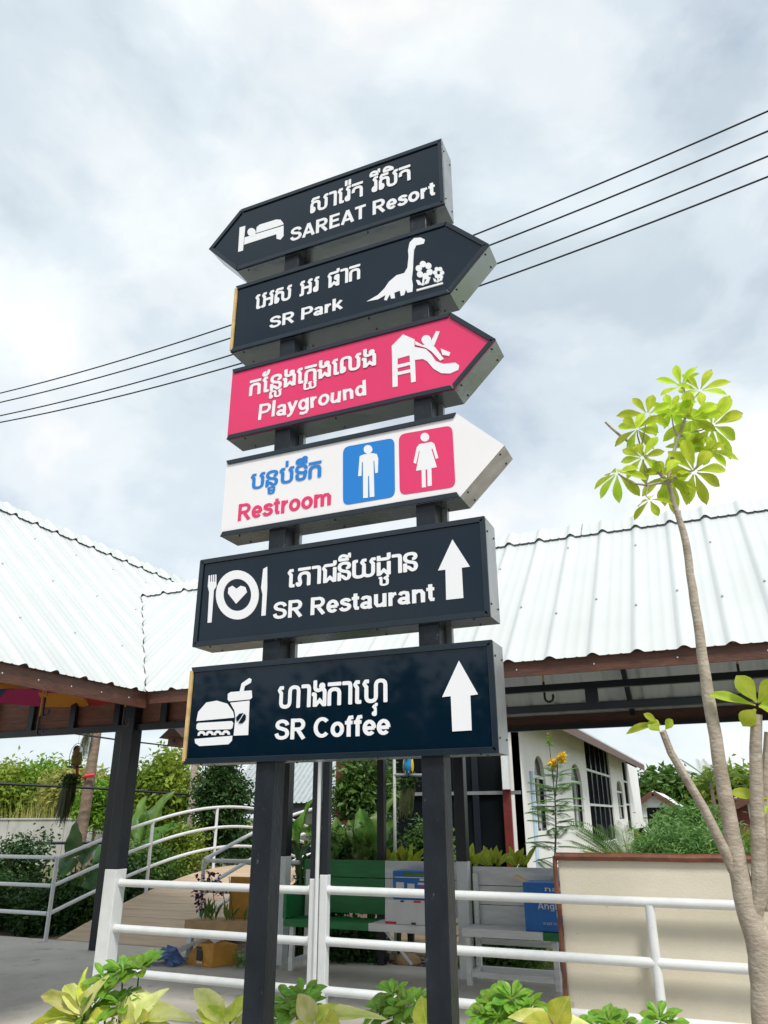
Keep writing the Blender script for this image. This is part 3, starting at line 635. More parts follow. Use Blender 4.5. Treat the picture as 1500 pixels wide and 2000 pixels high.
# purlins and rafters under the walkway and pavilion roofs
for t in (0.12, 0.6, 1.1, 1.55):
    for P in (P_front, P_back):
        a = P(max(XE-t+0.1, -6.2), t, -0.032); c = P(4.2, t, -0.032); MB().bar(a, c, 0.04, 0.05, (0, -SL, 1)).build('purlin', M['steel_black'], WALK)
for x in (-4.0, -2.4, -0.85, 0.7, 2.3, 3.9):
    MB().bar(P_front(x, 0.06, -0.095), P_front(x, RW, -0.095), 0.05, 0.07).build('rafter', M['steel_black'], WALK)
    MB().bar(P_back(x, 0.06, -0.095), P_back(x, RW, -0.095), 0.05, 0.07).build('rafter', M['steel_black'], WALK)
for t in (0.1, 0.7, 1.4, 2.1):
    for P in (P_east, P_west):
        y1 = 9.0 if P is P_west else (5.4+t if t > 0.0 else 5.4)
        MB().bar(P(2.1, t, -0.032), P(y1, t, -0.032), 0.04, 0.05).build('purlin', M['steel_black'], PAV)
for y in (2.3, 4.0):
    for P in (P_east, P_west): MB().bar(P(y, 0.06, -0.095), P(y, RP, -0.095), 0.05, 0.07).build('rafter', M['steel_black'], PAV)

# ------------------------------------------------------------------ front railing, cream board
RAIL = thing('front_railing', 'white three-bar pipe railing along the front of the walkway', 'railing', (-2.5, 5.86, 0))
for zc in (1.02, 0.668, 0.345):
    for x0, x1 in ((-5.07, -3.17), (-3.012, 1.83)):
        MB().tube([(x0, 5.86, zc), (x1, 5.86, zc-0.006)], 0.031, 14).build('rail', M['white_paint'], RAIL, smooth=True)
for zc in (1.02, 0.668, 0.345):
    for x in (-5.062, -3.178, -3.004, 1.822):
        MB().tube([(x-0.009, 5.86, zc), (x+0.009, 5.86, zc)], 0.0345, 12).build('weld_collar', M['white_paint'], RAIL, smooth=True)
for x in (-0.62, 0.95):
    MB().tube([(x, 5.86, 0.0), (x, 5.86, 1.0)], 0.031, 14).build('upright', M['white_paint'], RAIL, smooth=True)
BOARD = thing('framed_board', 'large cream board with worn brown frame leaning behind the white railing', 'board', (0, 5.98, 0))
MB().box(-1.225, 1.25, 5.965, 6.0, 0.0, 1.262).build('panel', M['cream_board'], BOARD, bevel=0.004)
mb = MB()
def wob(a, c, w):
    pts = [Vector(a).lerp(Vector(c), i/14) for i in range(15)]
    return [p+Vector((rng.uniform(-w, w), 0, rng.uniform(-w, w))) for p in pts]
MB().tube(wob((-1.235, 5.95, 1.285), (1.26, 5.95, 1.285), 0.003), 0.026, 8).build('frame_rail', M['brown_frame'], BOARD, smooth=True)
MB().tube(wob((-1.243, 5.95, 0.0), (-1.243, 5.95, 1.285), 0.003), 0.016, 8).build('frame_rail', M['brown_frame'], BOARD, smooth=True)

# ------------------------------------------------------------------ arched footbridge
def deck_z(y): t = (y-9.08)/(17.3-9.08); return 0.004+0.71*math.sin(math.pi*max(0, min(1, t)))
BR = thing('arched_footbridge', 'arched timber footbridge with white curved pipe railings', 'footbridge', (-7.7, 9.08, 0))
y = 9.08
while y < 17.2:
    y1 = y+0.272; a, c = deck_z(y), deck_z(y1)
    mb = MB(); x0, x1 = -8.86, -6.56; g = 0.013
    mb.add([(x0,y,a-0.035),(x1,y,a-0.035),(x1,y1-g,c-0.035),(x0,y1-g,c-0.035),(x0,y,a),(x1,y,a),(x1,y1-g,c),(x0,y1-g,c)], [(0,3,2,1),(4,5,6,7),(0,1,5,4),(1,2,6,5),(2,3,7,6),(3,0,4,7)])
    mb.build('plank', M['plank'], BR, bevel=0.004); y = y1
for X0 in (-8.80, -6.62):
    mb = MB(); n = 24
    for i in range(n): 
        ya = 9.08+8.16*i/n; yb = 9.08+8.16*(i+1)/n
        mb.bar((X0, ya, deck_z(ya)-0.12), (X0, yb, deck_z(yb)-0.12), 0.06, 0.14)
    mb.build('side_beam', M['steel_black'], BR)
for X0, ys in ((-8.86, (8.88, 10.85, 12.64, 14.5, 16.4, 17.4)), (-6.6, (9.2, 11.0, 12.9, 14.8, 16.6, 17.4))):
    for h in (1.03, 0.68, 0.335):
        pts = [(X0, yy, 0.71*math.sin(math.pi*max(0, min(1, (yy-ys[0])/(17.4-ys[0]))))+h) for yy in [ys[0]+(ys[-1]-ys[0])*i/30 for i in range(31)]]
        MB().tube(pts, 0.026, 10).build('rail', M['white_paint'], BR, smooth=True)
    for yy in ys:
        MB().tube([(X0, yy, deck_z(yy)-0.02), (X0, yy, 0.71*math.sin(math.pi*max(0, min(1, (yy-ys[0])/(17.4-ys[0]))))+1.02)], 0.028, 10).build('upright', M['white_paint'], BR, smooth=True)
LR = thing('level_railing', 'level white pipe railing running left from the footbridge foot', 'railing', (-11, 8.88, 0))
for h in (1.037, 0.68, 0.335):
    MB().tube([(-15.5, 8.88, h), (-8.9, 8.88, h)], 0.026, 10).build('rail', M['white_paint'], LR, smooth=True)
for x in (-11.2, -13.5): MB().tube([(x, 8.88, 0), (x, 8.88, 1.03)], 0.026, 10).build('upright', M['white_paint'], LR, smooth=True)
SR = thing('short_railing', 'short white pipe railing turning right from the footbridge foot', 'railing', (-5.9, 9.2, 0))
for h in (1.02, 0.66):
    MB().tube([(-6.55, 9.2, h), (-5.15, 9.2, h)], 0.026, 10).build('rail', M['white_paint'], SR, smooth=True)

# ------------------------------------------------------------------ benches
def bench(name, label, x0, x1, xs, cols, z, parts):
    B = thing(name, label, 'bench', ((x0+x1)/2, 8.5, 0), 'painted benches along the back of the walkway')
    for a, c, m in cols:
        for i in range(3):     # backrest boards
            za = z-0.553+0.185*i; MB().box(a, c, 8.70, 8.72, za, za+0.178).build('backrest_board', m, B, bevel=0.003)
        for i in range(3):
            ya = 8.27+0.14*i; MB().box(a, c, ya, ya+0.136, 0.475, 0.50).build('seat_board', m, B, bevel=0.003)
        MB().box(a, c, 8.25, 8.268, 0.43, 0.503).build('seat_apron', m, B, bevel=0.002)
    for x in xs:
        MB().box(x-0.025, x+0.025, 8.30, 8.35, 0, 0.474).build('leg', M['bench_grey'], B)
        MB().box(x-0.025, x+0.025, 8.64, 8.69, 0, 0.98).build('leg', M['bench_grey'], B)
        MB().bar((x, 8.3505, 0.09), (x, 8.6395, 0.09), 0.04, 0.04).build('stretcher', M['bench_grey'], B)
    return B
b1 = bench('bench', 'long bench painted green on its left and grey on its right', -4.80, -2.90, (-4.72,), ((-4.80, -3.765, M['bench_green']), (-3.76, -2.90, M['bench_grey'])), 1.09, 0)
MB().bar((-3.62, 8.30, 0.47), (-3.35, 8.45, 0.12), 0.03, 0.03).build('brace', M['white_paint'], b1)
MB().box(-4.82, -4.78, 8.27, 8.68, 0.504, 0.80).build('armrest_panel', M['bench_green'], b1)
b2 = bench('bench', 'plain grey slatted bench behind the right signpost leg', -2.72, -1.70, (-2.68, -1.80), ((-2.72, -1.90, M['bench_grey']), (-1.896, -1.70, M['bench_green'])), 1.05, 0)
for o in [c for c in b2.children if c.name.startswith('backrest_board') and c.data.materials[0] == M['bench_green']]: o.data.materials[0] = M['bench_grey']
for zz in (0.09, 0.34):
    MB().box(-2.65, -1.83, 8.66, 8.69, zz-0.025, zz+0.025).build('stretcher', M['bench_grey'], b2)
MB().box(-2.65, -1.83, 8.30, 8.33, 0.075, 0.12).build('stretcher', M['bench_grey'], b2)

# ------------------------------------------------------------------ cartons
BW = thing('white_carton', 'white cardboard carton with red corner marks on the green and grey bench', 'carton', (-3.4, 8.45, 0.50))
MB().box(-3.58, -3.08, 8.28, 8.60, 0.502, 0.735).build('body', M['box_white'], BW, bevel=0.004)
for x0, x1, z0, z1, m in ((-3.575, -3.45, 0.507, 0.528, 'red_print'), (-3.25, -3.17, 0.712, 0.730, 'red_print'), (-3.40, -3.36, 0.712, 0.730, 'dark_print'), (-3.28, -3.23, 0.508, 0.527, 'dark_print')):
    MB().box(x0, x1, 8.276, 8.28, z0, z1).build('printed_mark', M[m], BW)
BB = thing('blue_carton', 'blue printed carton resting on top of the white carton', 'carton', (-3.3, 8.45, 0.74))
MB().box(-3.50, -3.05, 8.31, 8.60, 0.737, 1.01).build('body', M['box_blue'], BB, bevel=0.006)
for x0, x1, z0, z1, m in ((-3.48, -3.06, 0.945, 0.953, 'box_white'), (-3.46, -3.37, 0.82, 0.90, 'box_white'), (-3.33, -3.25, 0.83, 0.89, 'box_white'), (-3.21, -3.09, 0.88, 0.90, 'box_white'), (-3.20, -3.10, 0.845, 0.862, 'red_print'), (-3.19, -3.08, 0.92, 0.94, 'box_white'), (-3.38, -3.06, 0.962, 0.995, 'leaf_green')):
    MB().box(x0, x1, 8.306, 8.31, z0, z1).build('printed_mark', M[m], BB)
BP = thing('water_carton', 'blue water carton with white script standing on the grey slatted bench', 'carton', (-1.8, 8.45, 0.5))
MB().box(-2.075, -1.60, 8.29, 8.60, 0.503, 0.935).build('body', M['box_blue'], BP, bevel=0.005)
MB().add([(-2.08,8.32,0.932),(-2.08,8.58,0.932),(-2.19,8.58,0.985),(-2.19,8.32,0.985)], [(0,1,2,3)]).build('flap', M['cardboard'], BP)
def small_text(parent, txt, x, z, h, wd, yf, m, sw=0.12):
    mb = []; latin(mb, txt, lambda u, v, d: (x+u*wd, yf-d, z+v*h), 0.0008, sw)
    for q in mb: q.build('printed_letter', m, parent)
small_text(BP, 'Angkor', -1.94, 0.70, 0.062, 0.31, 8.289, M['box_white'])
small_text(BP, 'puro', -1.76, 0.645, 0.058, 0.17, 8.289, M['box_white'])
small_text(BP, 'nai', -1.86, 0.86, 0.045, 0.17, 8.289, M['box_white'])
small_text(BP, 'sarone', -1.90, 0.565, 0.03, 0.22, 8.289, M['box_white'], 0.08)
YC = thing('yellow_carton', 'crumpled yellow carton with dark label on the concrete floor', 'carton', (-5.75, 8.3, 0), rotz=0)
mb = MB(); mb.add([(-6.02,8.2,0),(-5.62,8.12,0),(-5.45,8.4,0),(-5.85,8.5,0),(-6.0,8.24,0.12),(-5.62,8.15,0.235),(-5.47,8.4,0.20),(-5.85,8.48,0.24),(-5.84,8.165,0.22)],
    [(0,1,5,8,4),(1,2,6,5),(2,3,7,6),(3,0,4,7),(4,8,7),(8,5,6,7),(0,3,2,1)]); mb.build('body', M['box_yellow'], YC, bevel=0.006)
for q in ((0.5, 0.055, 0.16), (0.47, 0.165, 0.19), (0.53, 0.025, 0.045)):
    f = lambda t, z: (-6.02+0.4*t, 8.2-0.08*t-0.004+0.02*z, z)
    mb = MB(); a = 0.11; mb.add([f(q[0]-a, q[1]), f(q[0]+a, q[1]), f(q[0]+a, q[2]), f(q[0]-a, q[2])], [(0,1,2,3)]); mb.build('printed_label', M['dark_print'] if q[0] < .53 else M['box_white'], YC)
PS = thing('plastic_sheet', 'crumpled white and blue plastic sheet draped over the yellow carton', 'plastic sheet', (-6.1, 8.2, 0))
def crumple(x0, x1, y0, y1, fn, n, seed):
    r = random.Random(seed); mb = MB()
    for j in range(n+1):
        for i in range(n+1):
            x = x0+(x1-x0)*i/n; yy = y0+(y1-y0)*j/n; mb.v.append((x+r.uniform(-.02,.02), yy+r.uniform(-.02,.02), max(0.006, fn(i/n, j/n)+r.uniform(-.018,.018))))
    for j in range(n):
        for i in range(n): a = j*(n+1)+i; mb.f.append((a, a+1, a+n+2, a+n+1))
    return mb
crumple(-6.42, -5.66, 8.17, 8.62, lambda u, v: 0.03+0.27*u**0.8 if u < 0.8 else 0.28-0.2*(u-.8), 10, 3).build('white_sheet', M['plastic_sheet'], PS)
crumple(-6.50, -6.02, 7.98, 8.20, lambda u, v: 0.02+0.15*math.sin(u*3.1)*(0.3+0.7*v), 9, 5).build('blue_sheet', M['plastic_blue'], PS)

# ------------------------------------------------------------------ leaves and plants
def leaf_shape(name, prof, m, curl=0.25, fold=0.12, wave=0.0, nt=7):
    """unit leaf along +X (0..1), half width 0.5*prof(t), drooping tip, folded along the midrib"""
    mb = MB()
    for i in range(nt+1):
        t = i/nt; w = 0.5*prof(t)+0.004
        zc = -curl*t*t
        for s in (-1, -0.5, 0, 0.5, 1): mb.v.append((t, s*w, zc+fold*abs(s)*w*1.6-(0.10*w*s*s)+wave*math.sin(t*13+s*2)*abs(s)*w))
    for i in range(nt):
        for j in range(4): a = i*5+j; mb.f.append((a, a+1, a+6, a+5))
    me = mb.mesh(name, smooth=False, fixn=False); me.polygons.foreach_set('use_smooth', [True]*len(me.polygons)); me.materials.append(m); return me
ov = lambda p, q: (lambda t: max(0.0, math.sin(math.pi*t**p))**q)
obov = lambda t: max(0.0, math.sin(math.pi*t**1.55))**0.75 if t > 0.08 else 0.10
arrow = lambda t: (0.85+1.2*t if t < 0.12 else max(0, (1-t))**0.62*1.08)
LM = {
 'plum': [leaf_shape('leaf', obov, M['v_plum'], c, 0.16) for c in (0.10, 0.26, 0.42)],
 'cream': [leaf_shape('leaf', ov(0.80, 0.85), M['v_cream'], c, 0.22, 0.10) for c in (0.12, 0.35, 0.6)],
 'gold': [leaf_shape('leaf', ov(0.80, 0.85), M['v_gold'], c, 0.22, 0.08) for c in (0.12, 0.35, 0.6)],
 'green': [leaf_shape('leaf', obov, M['v_green'], c, 0.15) for c in (0.1, 0.25, 0.4)],
 'paleob': [leaf_shape('leaf', obov, M['v_cream'], c, 0.15) for c in (0.1, 0.25, 0.4)],
 'dark': [leaf_shape('leaf', ov(0.9, 0.9), M['v_dark'], c, 0.15) for c in (0.1, 0.3)],
 'mid': [leaf_shape('leaf', ov(0.9, 0.9), M['v_mid'], c, 0.15) for c in (0.1, 0.3)],
 'elephant': [leaf_shape('leaf', arrow, M['v_dark'], c, 0.22, 0.15, 9) for c in (0.25, 0.5)],
 'elephant2': [leaf_shape('leaf', arrow, M['v_mid'], c, 0.22, 0.15, 9) for c in (0.25, 0.5)],
 'banana': [leaf_shape('leaf', ov(0.75, 0.55), M['v_mid'], c, 0.25, 0.2, 10) for c in (0.25, 0.55)],
 'croton': [leaf_shape('leaf', ov(1.0, 0.8), M['v_croton'], c, 0.2) for c in (0.05, 0.25)],
}
def leaf_mw(P0, P1, w, nh):
    P0 = Vector(P0); P1 = Vector(P1); x = P1-P0; L = x.length; ex = x/L; ey = Vector(nh).cross(ex)
    if ey.length < 1e-4: ey = Vector((0,1,0)).cross(ex)
    ey.normalize(); ez = ex.cross(ey)
    return Matrix(((ex.x*L, ey.x*w, ez.x*L, P0.x), (ex.y*L, ey.y*w, ez.y*L, P0.y), (ex.z*L, ey.z*w, ez.z*L, P0.z), (0,0,0,1)))
def leaf(parent, kind, P0, P1, w, nh=(0,0,1), r=rng): return part_inst('leaf', r.choice(LM[kind]), parent, leaf_mw(P0, P1, w, nh))
def whorl(parent, kind, C, axis, n, L, w, tilt=0.15, r=rng, spread=360, start=None, petiole=0.12):
    C = Vector(C); A = Vector(axis).normalized(); s = A.orthogonal().normalized(); t = A.cross(s); a0 = r.uniform(0, 360) if start is None else start
    for k in range(n):
        a = math.radians(a0+spread*k/n+r.uniform(-9, 9)); d = (s*math.cos(a)+t*math.sin(a)+A*(tilt+r.uniform(-.15,.15))).normalized()
        l = L*r.uniform(0.78, 1.12); b = C+d*l*petiole
        leaf(parent, kind, b, b+d*l, w*r.uniform(0.85, 1.12), A, r)

# the young whorl-leaved tree at the right
TREE = thing('young_tree', 'slim pale-barked young tree with whorls of yellow-green leaves', 'tree', (0.0, 4.3, -0.03))
def tp(x, y, Y=4.3): return onY(x, y, Y)
trunk = [(1505,2120,4.3),(1497,2010,4.3),(1492,1930,4.3),(1484,1840,4.3),(1462,1780,4.3),(1440,1690,4.3),(1425,1600,4.29),(1404,1480,4.28),(1384,1360,4.26),(1366,1240,4.25),(1352,1150,4.24),(1340,1060,4.22),(1322,1000,4.2),(1306,945,4.18)]
pts = [tp(*q) for q in trunk]; pts.insert(0, Vector((pts[0].x, 4.3, -0.06)))
rad = [q*0.83 for q in (0.075,0.072,0.070,0.069,0.072,0.064,0.052,0.045,0.041,0.036,0.031,0.027,0.0235,0.019,0.016)]
pts2 = []; rad2 = []
for i in range(len(pts)-1):
    for k in range(3):
        t = k/3; p = pts[i].lerp(pts[i+1], t); pts2.append(p+Vector((rng.uniform(-1,1), rng.uniform(-1,1), 0))*0.0025); rad2.append((rad[i]+(rad[i+1]-rad[i])*t)*rng.uniform(0.97, 1.05))
pts2.append(pts[-1]); rad2.append(rad[-1])
MB().tube(pts2, rad2, 14).build('trunk', M['bark'], TREE, smooth=True)
def branch(px, Y0, Y1, r0, r1, m='bark'):
    n = len(px); P = [tp(x, y, Y0+(Y1-Y0)*i/(n-1)) for i, (x, y) in enumerate(px)]
    MB().tube(P, [r0+(r1-r0)*i/(n-1) for i in range(n)], 9).build('branch', M[m], TREE, smooth=True); return P
branch([(1470,1800),(1484,1740),(1482,1660),(1478,1560),(1476,1460),(1478,1395)], 4.3, 4.22, 0.040, 0.026)
branch([(1500,1780),(1497,1660),(1494,1520),(1500,1430)], 4.34, 4.3, 0.022, 0.017)
branch([(1432,1700),(1412,1655),(1375,1580),(1340,1520),(1310,1470),(1294,1428)], 4.29, 4.12, 0.026, 0.017)
Z8 = lambda x, y: (1100+x*.31, 680+y*.31)
for q, y0, y1, r0, r1 in (([(665,850),(610,790),(545,715),(480,635),(370,560),(300,500),(265,465)], 4.18, 4.05, .012, .006),
                          ([(665,850),(670,780),(690,680),(715,590),(745,510),(775,420),(790,350)], 4.18, 4.2, .013, .006),
                          ([(660,850),(600,850),(530,865),(430,850),(345,790)], 4.18, 4.0, .009, .004),
                          ([(675,840),(740,790),(820,770),(870,720),(915,665)], 4.18, 4.3, .009, .004),
                          ([(745,555),(800,530),(870,518),(935,490)], 4.2, 4.3, .006, .003), ([(720,560),(695,500),(682,420)], 4.2, 4.15, .006, .003),
                          ([(490,630),(505,560),(525,450)], 4.1, 4.05, .005, .003), ([(490,630),(468,550),(465,515)], 4.1, 4.02, .005, .003),
                          ([(790,350),(765,270),(748,245)], 4.2, 4.18, .005, .003), ([(790,350),(830,310),(858,275)], 4.2, 4.25, .005, .003),
                          ([(530,865),(515,790),(505,700)], 4.08, 4.05, .005, .003), ([(535,865),(522,930),(545,955)], 4.08, 4.06, .005, .003)):
    branch([Z8(*p) for p in q], y0, y1, r0, r1)
r8 = random.Random(21)
for x, y, Y, n, L, tilt, ax in ((340,785,4.0,7,165,-0.55,(-.2,-.1,1)), (465,510,4.02,7,125,.05,(-.3,-.6,1)), (530,420,4.05,6,135,.15,(0,-.5,1)), (500,690,4.05,7,130,.0,(-.1,-.6,1)), (682,400,4.15,7,110,.1,(0,-.6,1)),
                             (800,445,4.2,8,165,-.1,(.1,-.9,.8)), (940,488,4.3,8,165,-.15,(.3,-.8,.7)), (825,778,4.28,8,185,-.25,(.1,-.9,.8)), (745,240,4.18,5,125,.6,(-.2,0,1)), (860,272,4.25,6,130,.5,(.3,0,1)),
                             (915,650,4.3,6,120,.25,(.4,-.3,1)), (640,800,4.18,6,150,-.2,(0,-.7,1)), (545,955,4.06,4,120,-.4,(-.1,0,1)), (790,640,4.3,5,130,.4,(.1,-.2,1)), (700,845,4.24,6,150,-.4,(.1,-.3,1))):
    zx, zy = Z8(x, y); C = tp(zx, zy, Y); l = L*.31/FPX*(C-CAM).length*0.95
    whorl(TREE, 'plum', C, (ax[0], 0.25+abs(ax[1])*0.6, ax[2]), n+1, l*1.12, l*0.42, tilt, r8, petiole=0.10)
for (bx, by), (tx, ty), w, Y in (((1290,1415),(1222,1418),.045,4.12), ((1285,1412),(1258,1393),.04,4.12), ((1288,1428),(1272,1408),.07,4.12), ((1300,1425),(1312,1405),.05,4.12),
                         ((1476,1378),(1385,1352),.06,4.22), ((1478,1372),(1440,1318),.10,4.2), ((1480,1372),(1520,1330),.11,4.2), ((1476,1385),(1450,1410),.09,4.2), ((1482,1380),(1515,1372),.10,4.2),
                         ((1500,1560),(1425,1545),.06,4.3), ((1500,1575),(1470,1595),.06,4.3)):
    leaf(TREE, 'plum', tp(bx, by, Y), tp(tx, ty, Y-0.03), w, (0.1, -0.9, 0.5), r8)

# foreground bed
def fp(x, y, Y): return onY(x, y, Y)
def broad_plant(label, base, Y, leaves, kindmap):
    B = fp(base[0], base[1], Y); P = thing('variegated_plant', label, 'plant', (B.x, Y, -0.03), 'leafy plants in the front bed')
    for k, (bx, by, tx, ty, w, kind, dy) in enumerate(leaves):
        b0 = fp(bx, by, Y); t0 = fp(tx, ty, Y-dy)
        MB().tube([(B.x+0.02*math.sin(k*2), Y+0.02*math.cos(k), -0.03), (B.x*0.6+b0.x*0.4, Y, b0.z*0.55), tuple(b0)], [0.012, 0.009, 0.005], 6).build('stem', M['leaf_mid'], P, smooth=True)
        leaf(P, kind, b0, t0, w*0.85, (0.0, -0.55-0.3*(k % 2), 0.75), rng)
        for q in range(2):   # younger leaves lower on the same stem
            d = (t0-b0).length*rng.uniform(.55, .8); a = rng.uniform(0, 6.28); bb = b0+Vector((0, 0, -.03-.03*q)); leaf(P, rng.choice(('gold', 'green', 'cream')), bb, bb+Vector((math.cos(a)*.8, math.sin(a)*.6-.3, rng.uniform(-.2, .35)))*d, w*rng.uniform(.45, .65), (0, -.4, .9), rng)
    return P
broad_plant('cream-leaved plant at the far left of the front bed', (150,2060), 3.75, [
    (150,1990,5,1975,.075,'gold',.05), (160,1985,62,1918,.10,'cream',.0), (150,2010,52,2010,.16,'cream',.12), (165,1975,150,1878,.055,'gold',-.03), (165,1985,118,1902,.12,'cream',-.05),
    (160,1990,172,1915,.13,'cream',.06), (140,1995,92,2025,.15,'cream',.15), (170,2000,215,1960,.10,'gold',.0), (165,2010,180,2050,.12,'cream',.12), (150,2010,110,1955,.12,'gold',-.06)], None)
broad_plant('pale cream plant beside the bright green shrub left of the signpost', (275,2060), 3.72, [
    (275,1995,345,1952,.13,'cream',.04), (265,2000,300,1925,.12,'cream',-.02), (270,2005,240,1995,.14,'gold',.12), (280,2010,335,2005,.11,'cream',.08), (262,2005,275,1975,.13,'gold',.1)], None)
broad_plant('cream plant half hidden behind the left post', (440,2060), 3.6, [
    (435,1998,382,1912,.13,'cream',.02), (440,2000,385,1965,.11,'gold',.05), (450,1995,490,1938,.12,'gold',.0), (445,2010,400,2012,.13,'cream',.1), (450,2000,455,1950,.11,'gold',-.05), (455,2005,500,1985,.1,'cream',.04)], None)
broad_plant('golden plant with long pale leaves between the posts', (620,2060), 3.7, [
    (612,2000,583,1938,.12,'cream',.0), (628,1995,715,1955,.075,'cream',.05), (618,2000,645,1952,.13,'gold',-.03), (615,2010,570,1995,.1,'cream',.1), (625,2010,632,1970,.16,'gold',.12)], None)
broad_plant('yellow leaf plant tucked behind the right post', (835,2060), 3.5, [(835,2010,822,1945,.12,'gold',0), (838,2010,860,1950,.1,'cream',0)], None)
broad_plant('golden plant right of the right post', (1080,2060), 3.65, [
    (1075,2005,1000,1958,.10,'cream',.02), (1085,2005,1108,1945,.14,'gold',.0), (1080,2010,1045,1975,.12,'gold',.08), (1085,2010,1140,1990,.1,'cream',.05)], None)
def filler(P, x, Y, rs, w=.16, z=.42):
    leaf_cloud(rs, (x, Y, z), (w, w*.7, z*.75), 46, 9, .07, .05, elong=1.9).build('undergrowth', M['leaf_mid'], P, fixn=False)['kind'] = 'stuff'
def green_shrub(label, Y, spots, pale=()):
    B = fp(spots[0][0], 2060, Y); P = thing('green_shrub', label, 'shrub', (B.x, Y, -0.03), 'green shrubs in the front bed')
    for k, (x, y, L) in enumerate(spots):
        C = fp(x, y, Y+rng.uniform(-.08,.08)); l = L/FPX*(C-CAM).length
        MB().tube([(B.x+rng.uniform(-.04,.04), Y, -0.03), (C.x*.7+B.x*.3, C.y, C.z*.55), tuple(C)], [0.009, 0.007, 0.004], 6).build('stem', M['leaf_mid'], P, smooth=True)
        kind = 'paleob' if k in pale else 'green'
        whorl(P, kind, C, (rng.uniform(-.3,.3), -0.55, 1), 8, l, l*0.46, -0.5 if k in pale else 0.35, rng)
        if k not in pale: whorl(P, kind, C+Vector((0,0,0.012)), (rng.uniform(-.2,.2), -0.4, 1), 5, l*0.7, l*0.33, 0.9, rng)
    FILL.append((P, B.x, Y))
    return P
FILL = []
green_shrub('green whorl-leaved shrub with pale drooping leaves, left of the signpost', 3.85, [(240,1900,40), (272,1897,38), (205,1920,38), (185,1965,42), (235,1965,40), (252,1940,44), (180,2000,40), (228,1990,40)], (5, 7))
green_shrub('small green shrub just right of the left post', 3.9, [(562,1962,36), (592,1948,36), (545,1990,34), (580,1985,36), (605,1965,32)])
green_shrub('small green shrub just left of the right post', 3.9, [(768,1950,38), (795,1972,36), (742,1978,34), (815,1960,30), (770,1990,34)])
green_shrub('green shrub with glossy leaves just right of the right post', 3.95, [(960,1968,38), (1000,1955,40), (1035,1972,36), (975,1992,36), (1020,1990,34), (945,1985,30)])
green_shrub('low green shrub in front of the cream board', 3.8, [(1190,2000,34), (1215,2006,30), (1165,2010,30)])
green_shrub('low green sprig near the slim tree', 3.8, [(1290,1995,34), (1310,2005,28)])

# ------------------------------------------------------------------ white hall behind the walkway
HX, HY0, HY1 = -3.5, 14.3, 30.8
HALL = thing('white_hall', 'long white hall with arched windows, tall grid windows and brown eaves', 'building', (-6, 22, -0.1))
def hz(x, y, X=HX): p = onX(x, y, X); return p.y, p.z
def arch_poly(y0, y1, z0, z1, n=8):
    c = (y0+y1)/2; r = (y1-y0)/2; h = min((z1-z0)*0.27, r*1.0); zs = z1-h
    top = []
    for i in range(n+1):
        t = i/n; top.append((y1-(y1-y0)*t, zs+h*math.sqrt(max(0, 1-abs(2*t-1)**2))))
    return [(y0, z0), (y1, z0)] + top
wins = []
for (xa, ya), (xb, yb) in (((1047,1478),(1068,1623)), ((1119,1494),(1139,1617)), ((1206.5,1526),(1218,1600))):
    y0, _ = hz(xa, 1560); y1, _ = hz(xb, 1560); ym = (y0+y1)/2; xm = (xa+xb)/2; zt = hz(xm, ya)[1]; zb = hz(xm, yb)[1]; wins.append(('arch', y0, y1, zb, zt))
for (xa, xb, xt, yt, xbm, ybm) in ((1151,1197,1148,1447,1166,1646), (1222,1251,1222,1490,1232,1620)):
    y0, _ = hz(xa, 1560); y1, _ = hz(xb, 1560); zt = hz(xt, yt)[1]; zb = hz(xbm, ybm)[1]; wins.append(('grid', y0, y1, zb, min(zt, 3.5)))
wins.sort(key=lambda w: w[1])
# wall with real openings: piers between windows, lintels and sills
ys = [HY0]; wall = MB(); ZT = 3.62
def wbox(y0, y1, z0, z1): wall.box(HX-0.2, HX, y0, y1, z0, z1)
for w in wins:
    wbox(ys[-1], w[1], -0.1, ZT); wbox(w[1], w[2], -0.1, w[3]); 
    if w[0] == 'grid': wbox(w[1], w[2], w[4], ZT)
    else:
        ap = arch_poly(w[1], w[2], w[3], w[4])[2:]
        for i in range(len(ap)-1):
            (ya, za), (yb, zb) = ap[i], ap[i+1]
            if abs(ya-yb) > 1e-5: wall.add([(HX-.2, yb, zb), (HX-.2, ya, za), (HX-.2, ya, ZT), (HX-.2, yb, ZT), (HX, yb, zb), (HX, ya, za), (HX, ya, ZT), (HX, yb, ZT)], [(0,3,2,1),(4,5,6,7),(0,1,5,4),(1,2,6,5),(2,3,7,6),(3,0,4,7)])
    ys.append(w[2])
wbox(ys[-1], HY1, -0.1, ZT)
wall.build('wall', M['wall_white'], HALL)
MB().box(-6.45, HX-0.25, HY1-0.2, HY1, -0.1, ZT).build('end_wall', M['wall_white'], HALL)
MB().box(-6.6, -6.45, HY0+0.4, HY1, -0.1, ZT).build('back_wall', M['wall_white'], HALL)
MB().box(-6.4, HX-0.22, HY0+0.1, HY1-0.3, -0.1, 0.0).build('inner_floor', M['concrete'], HALL)
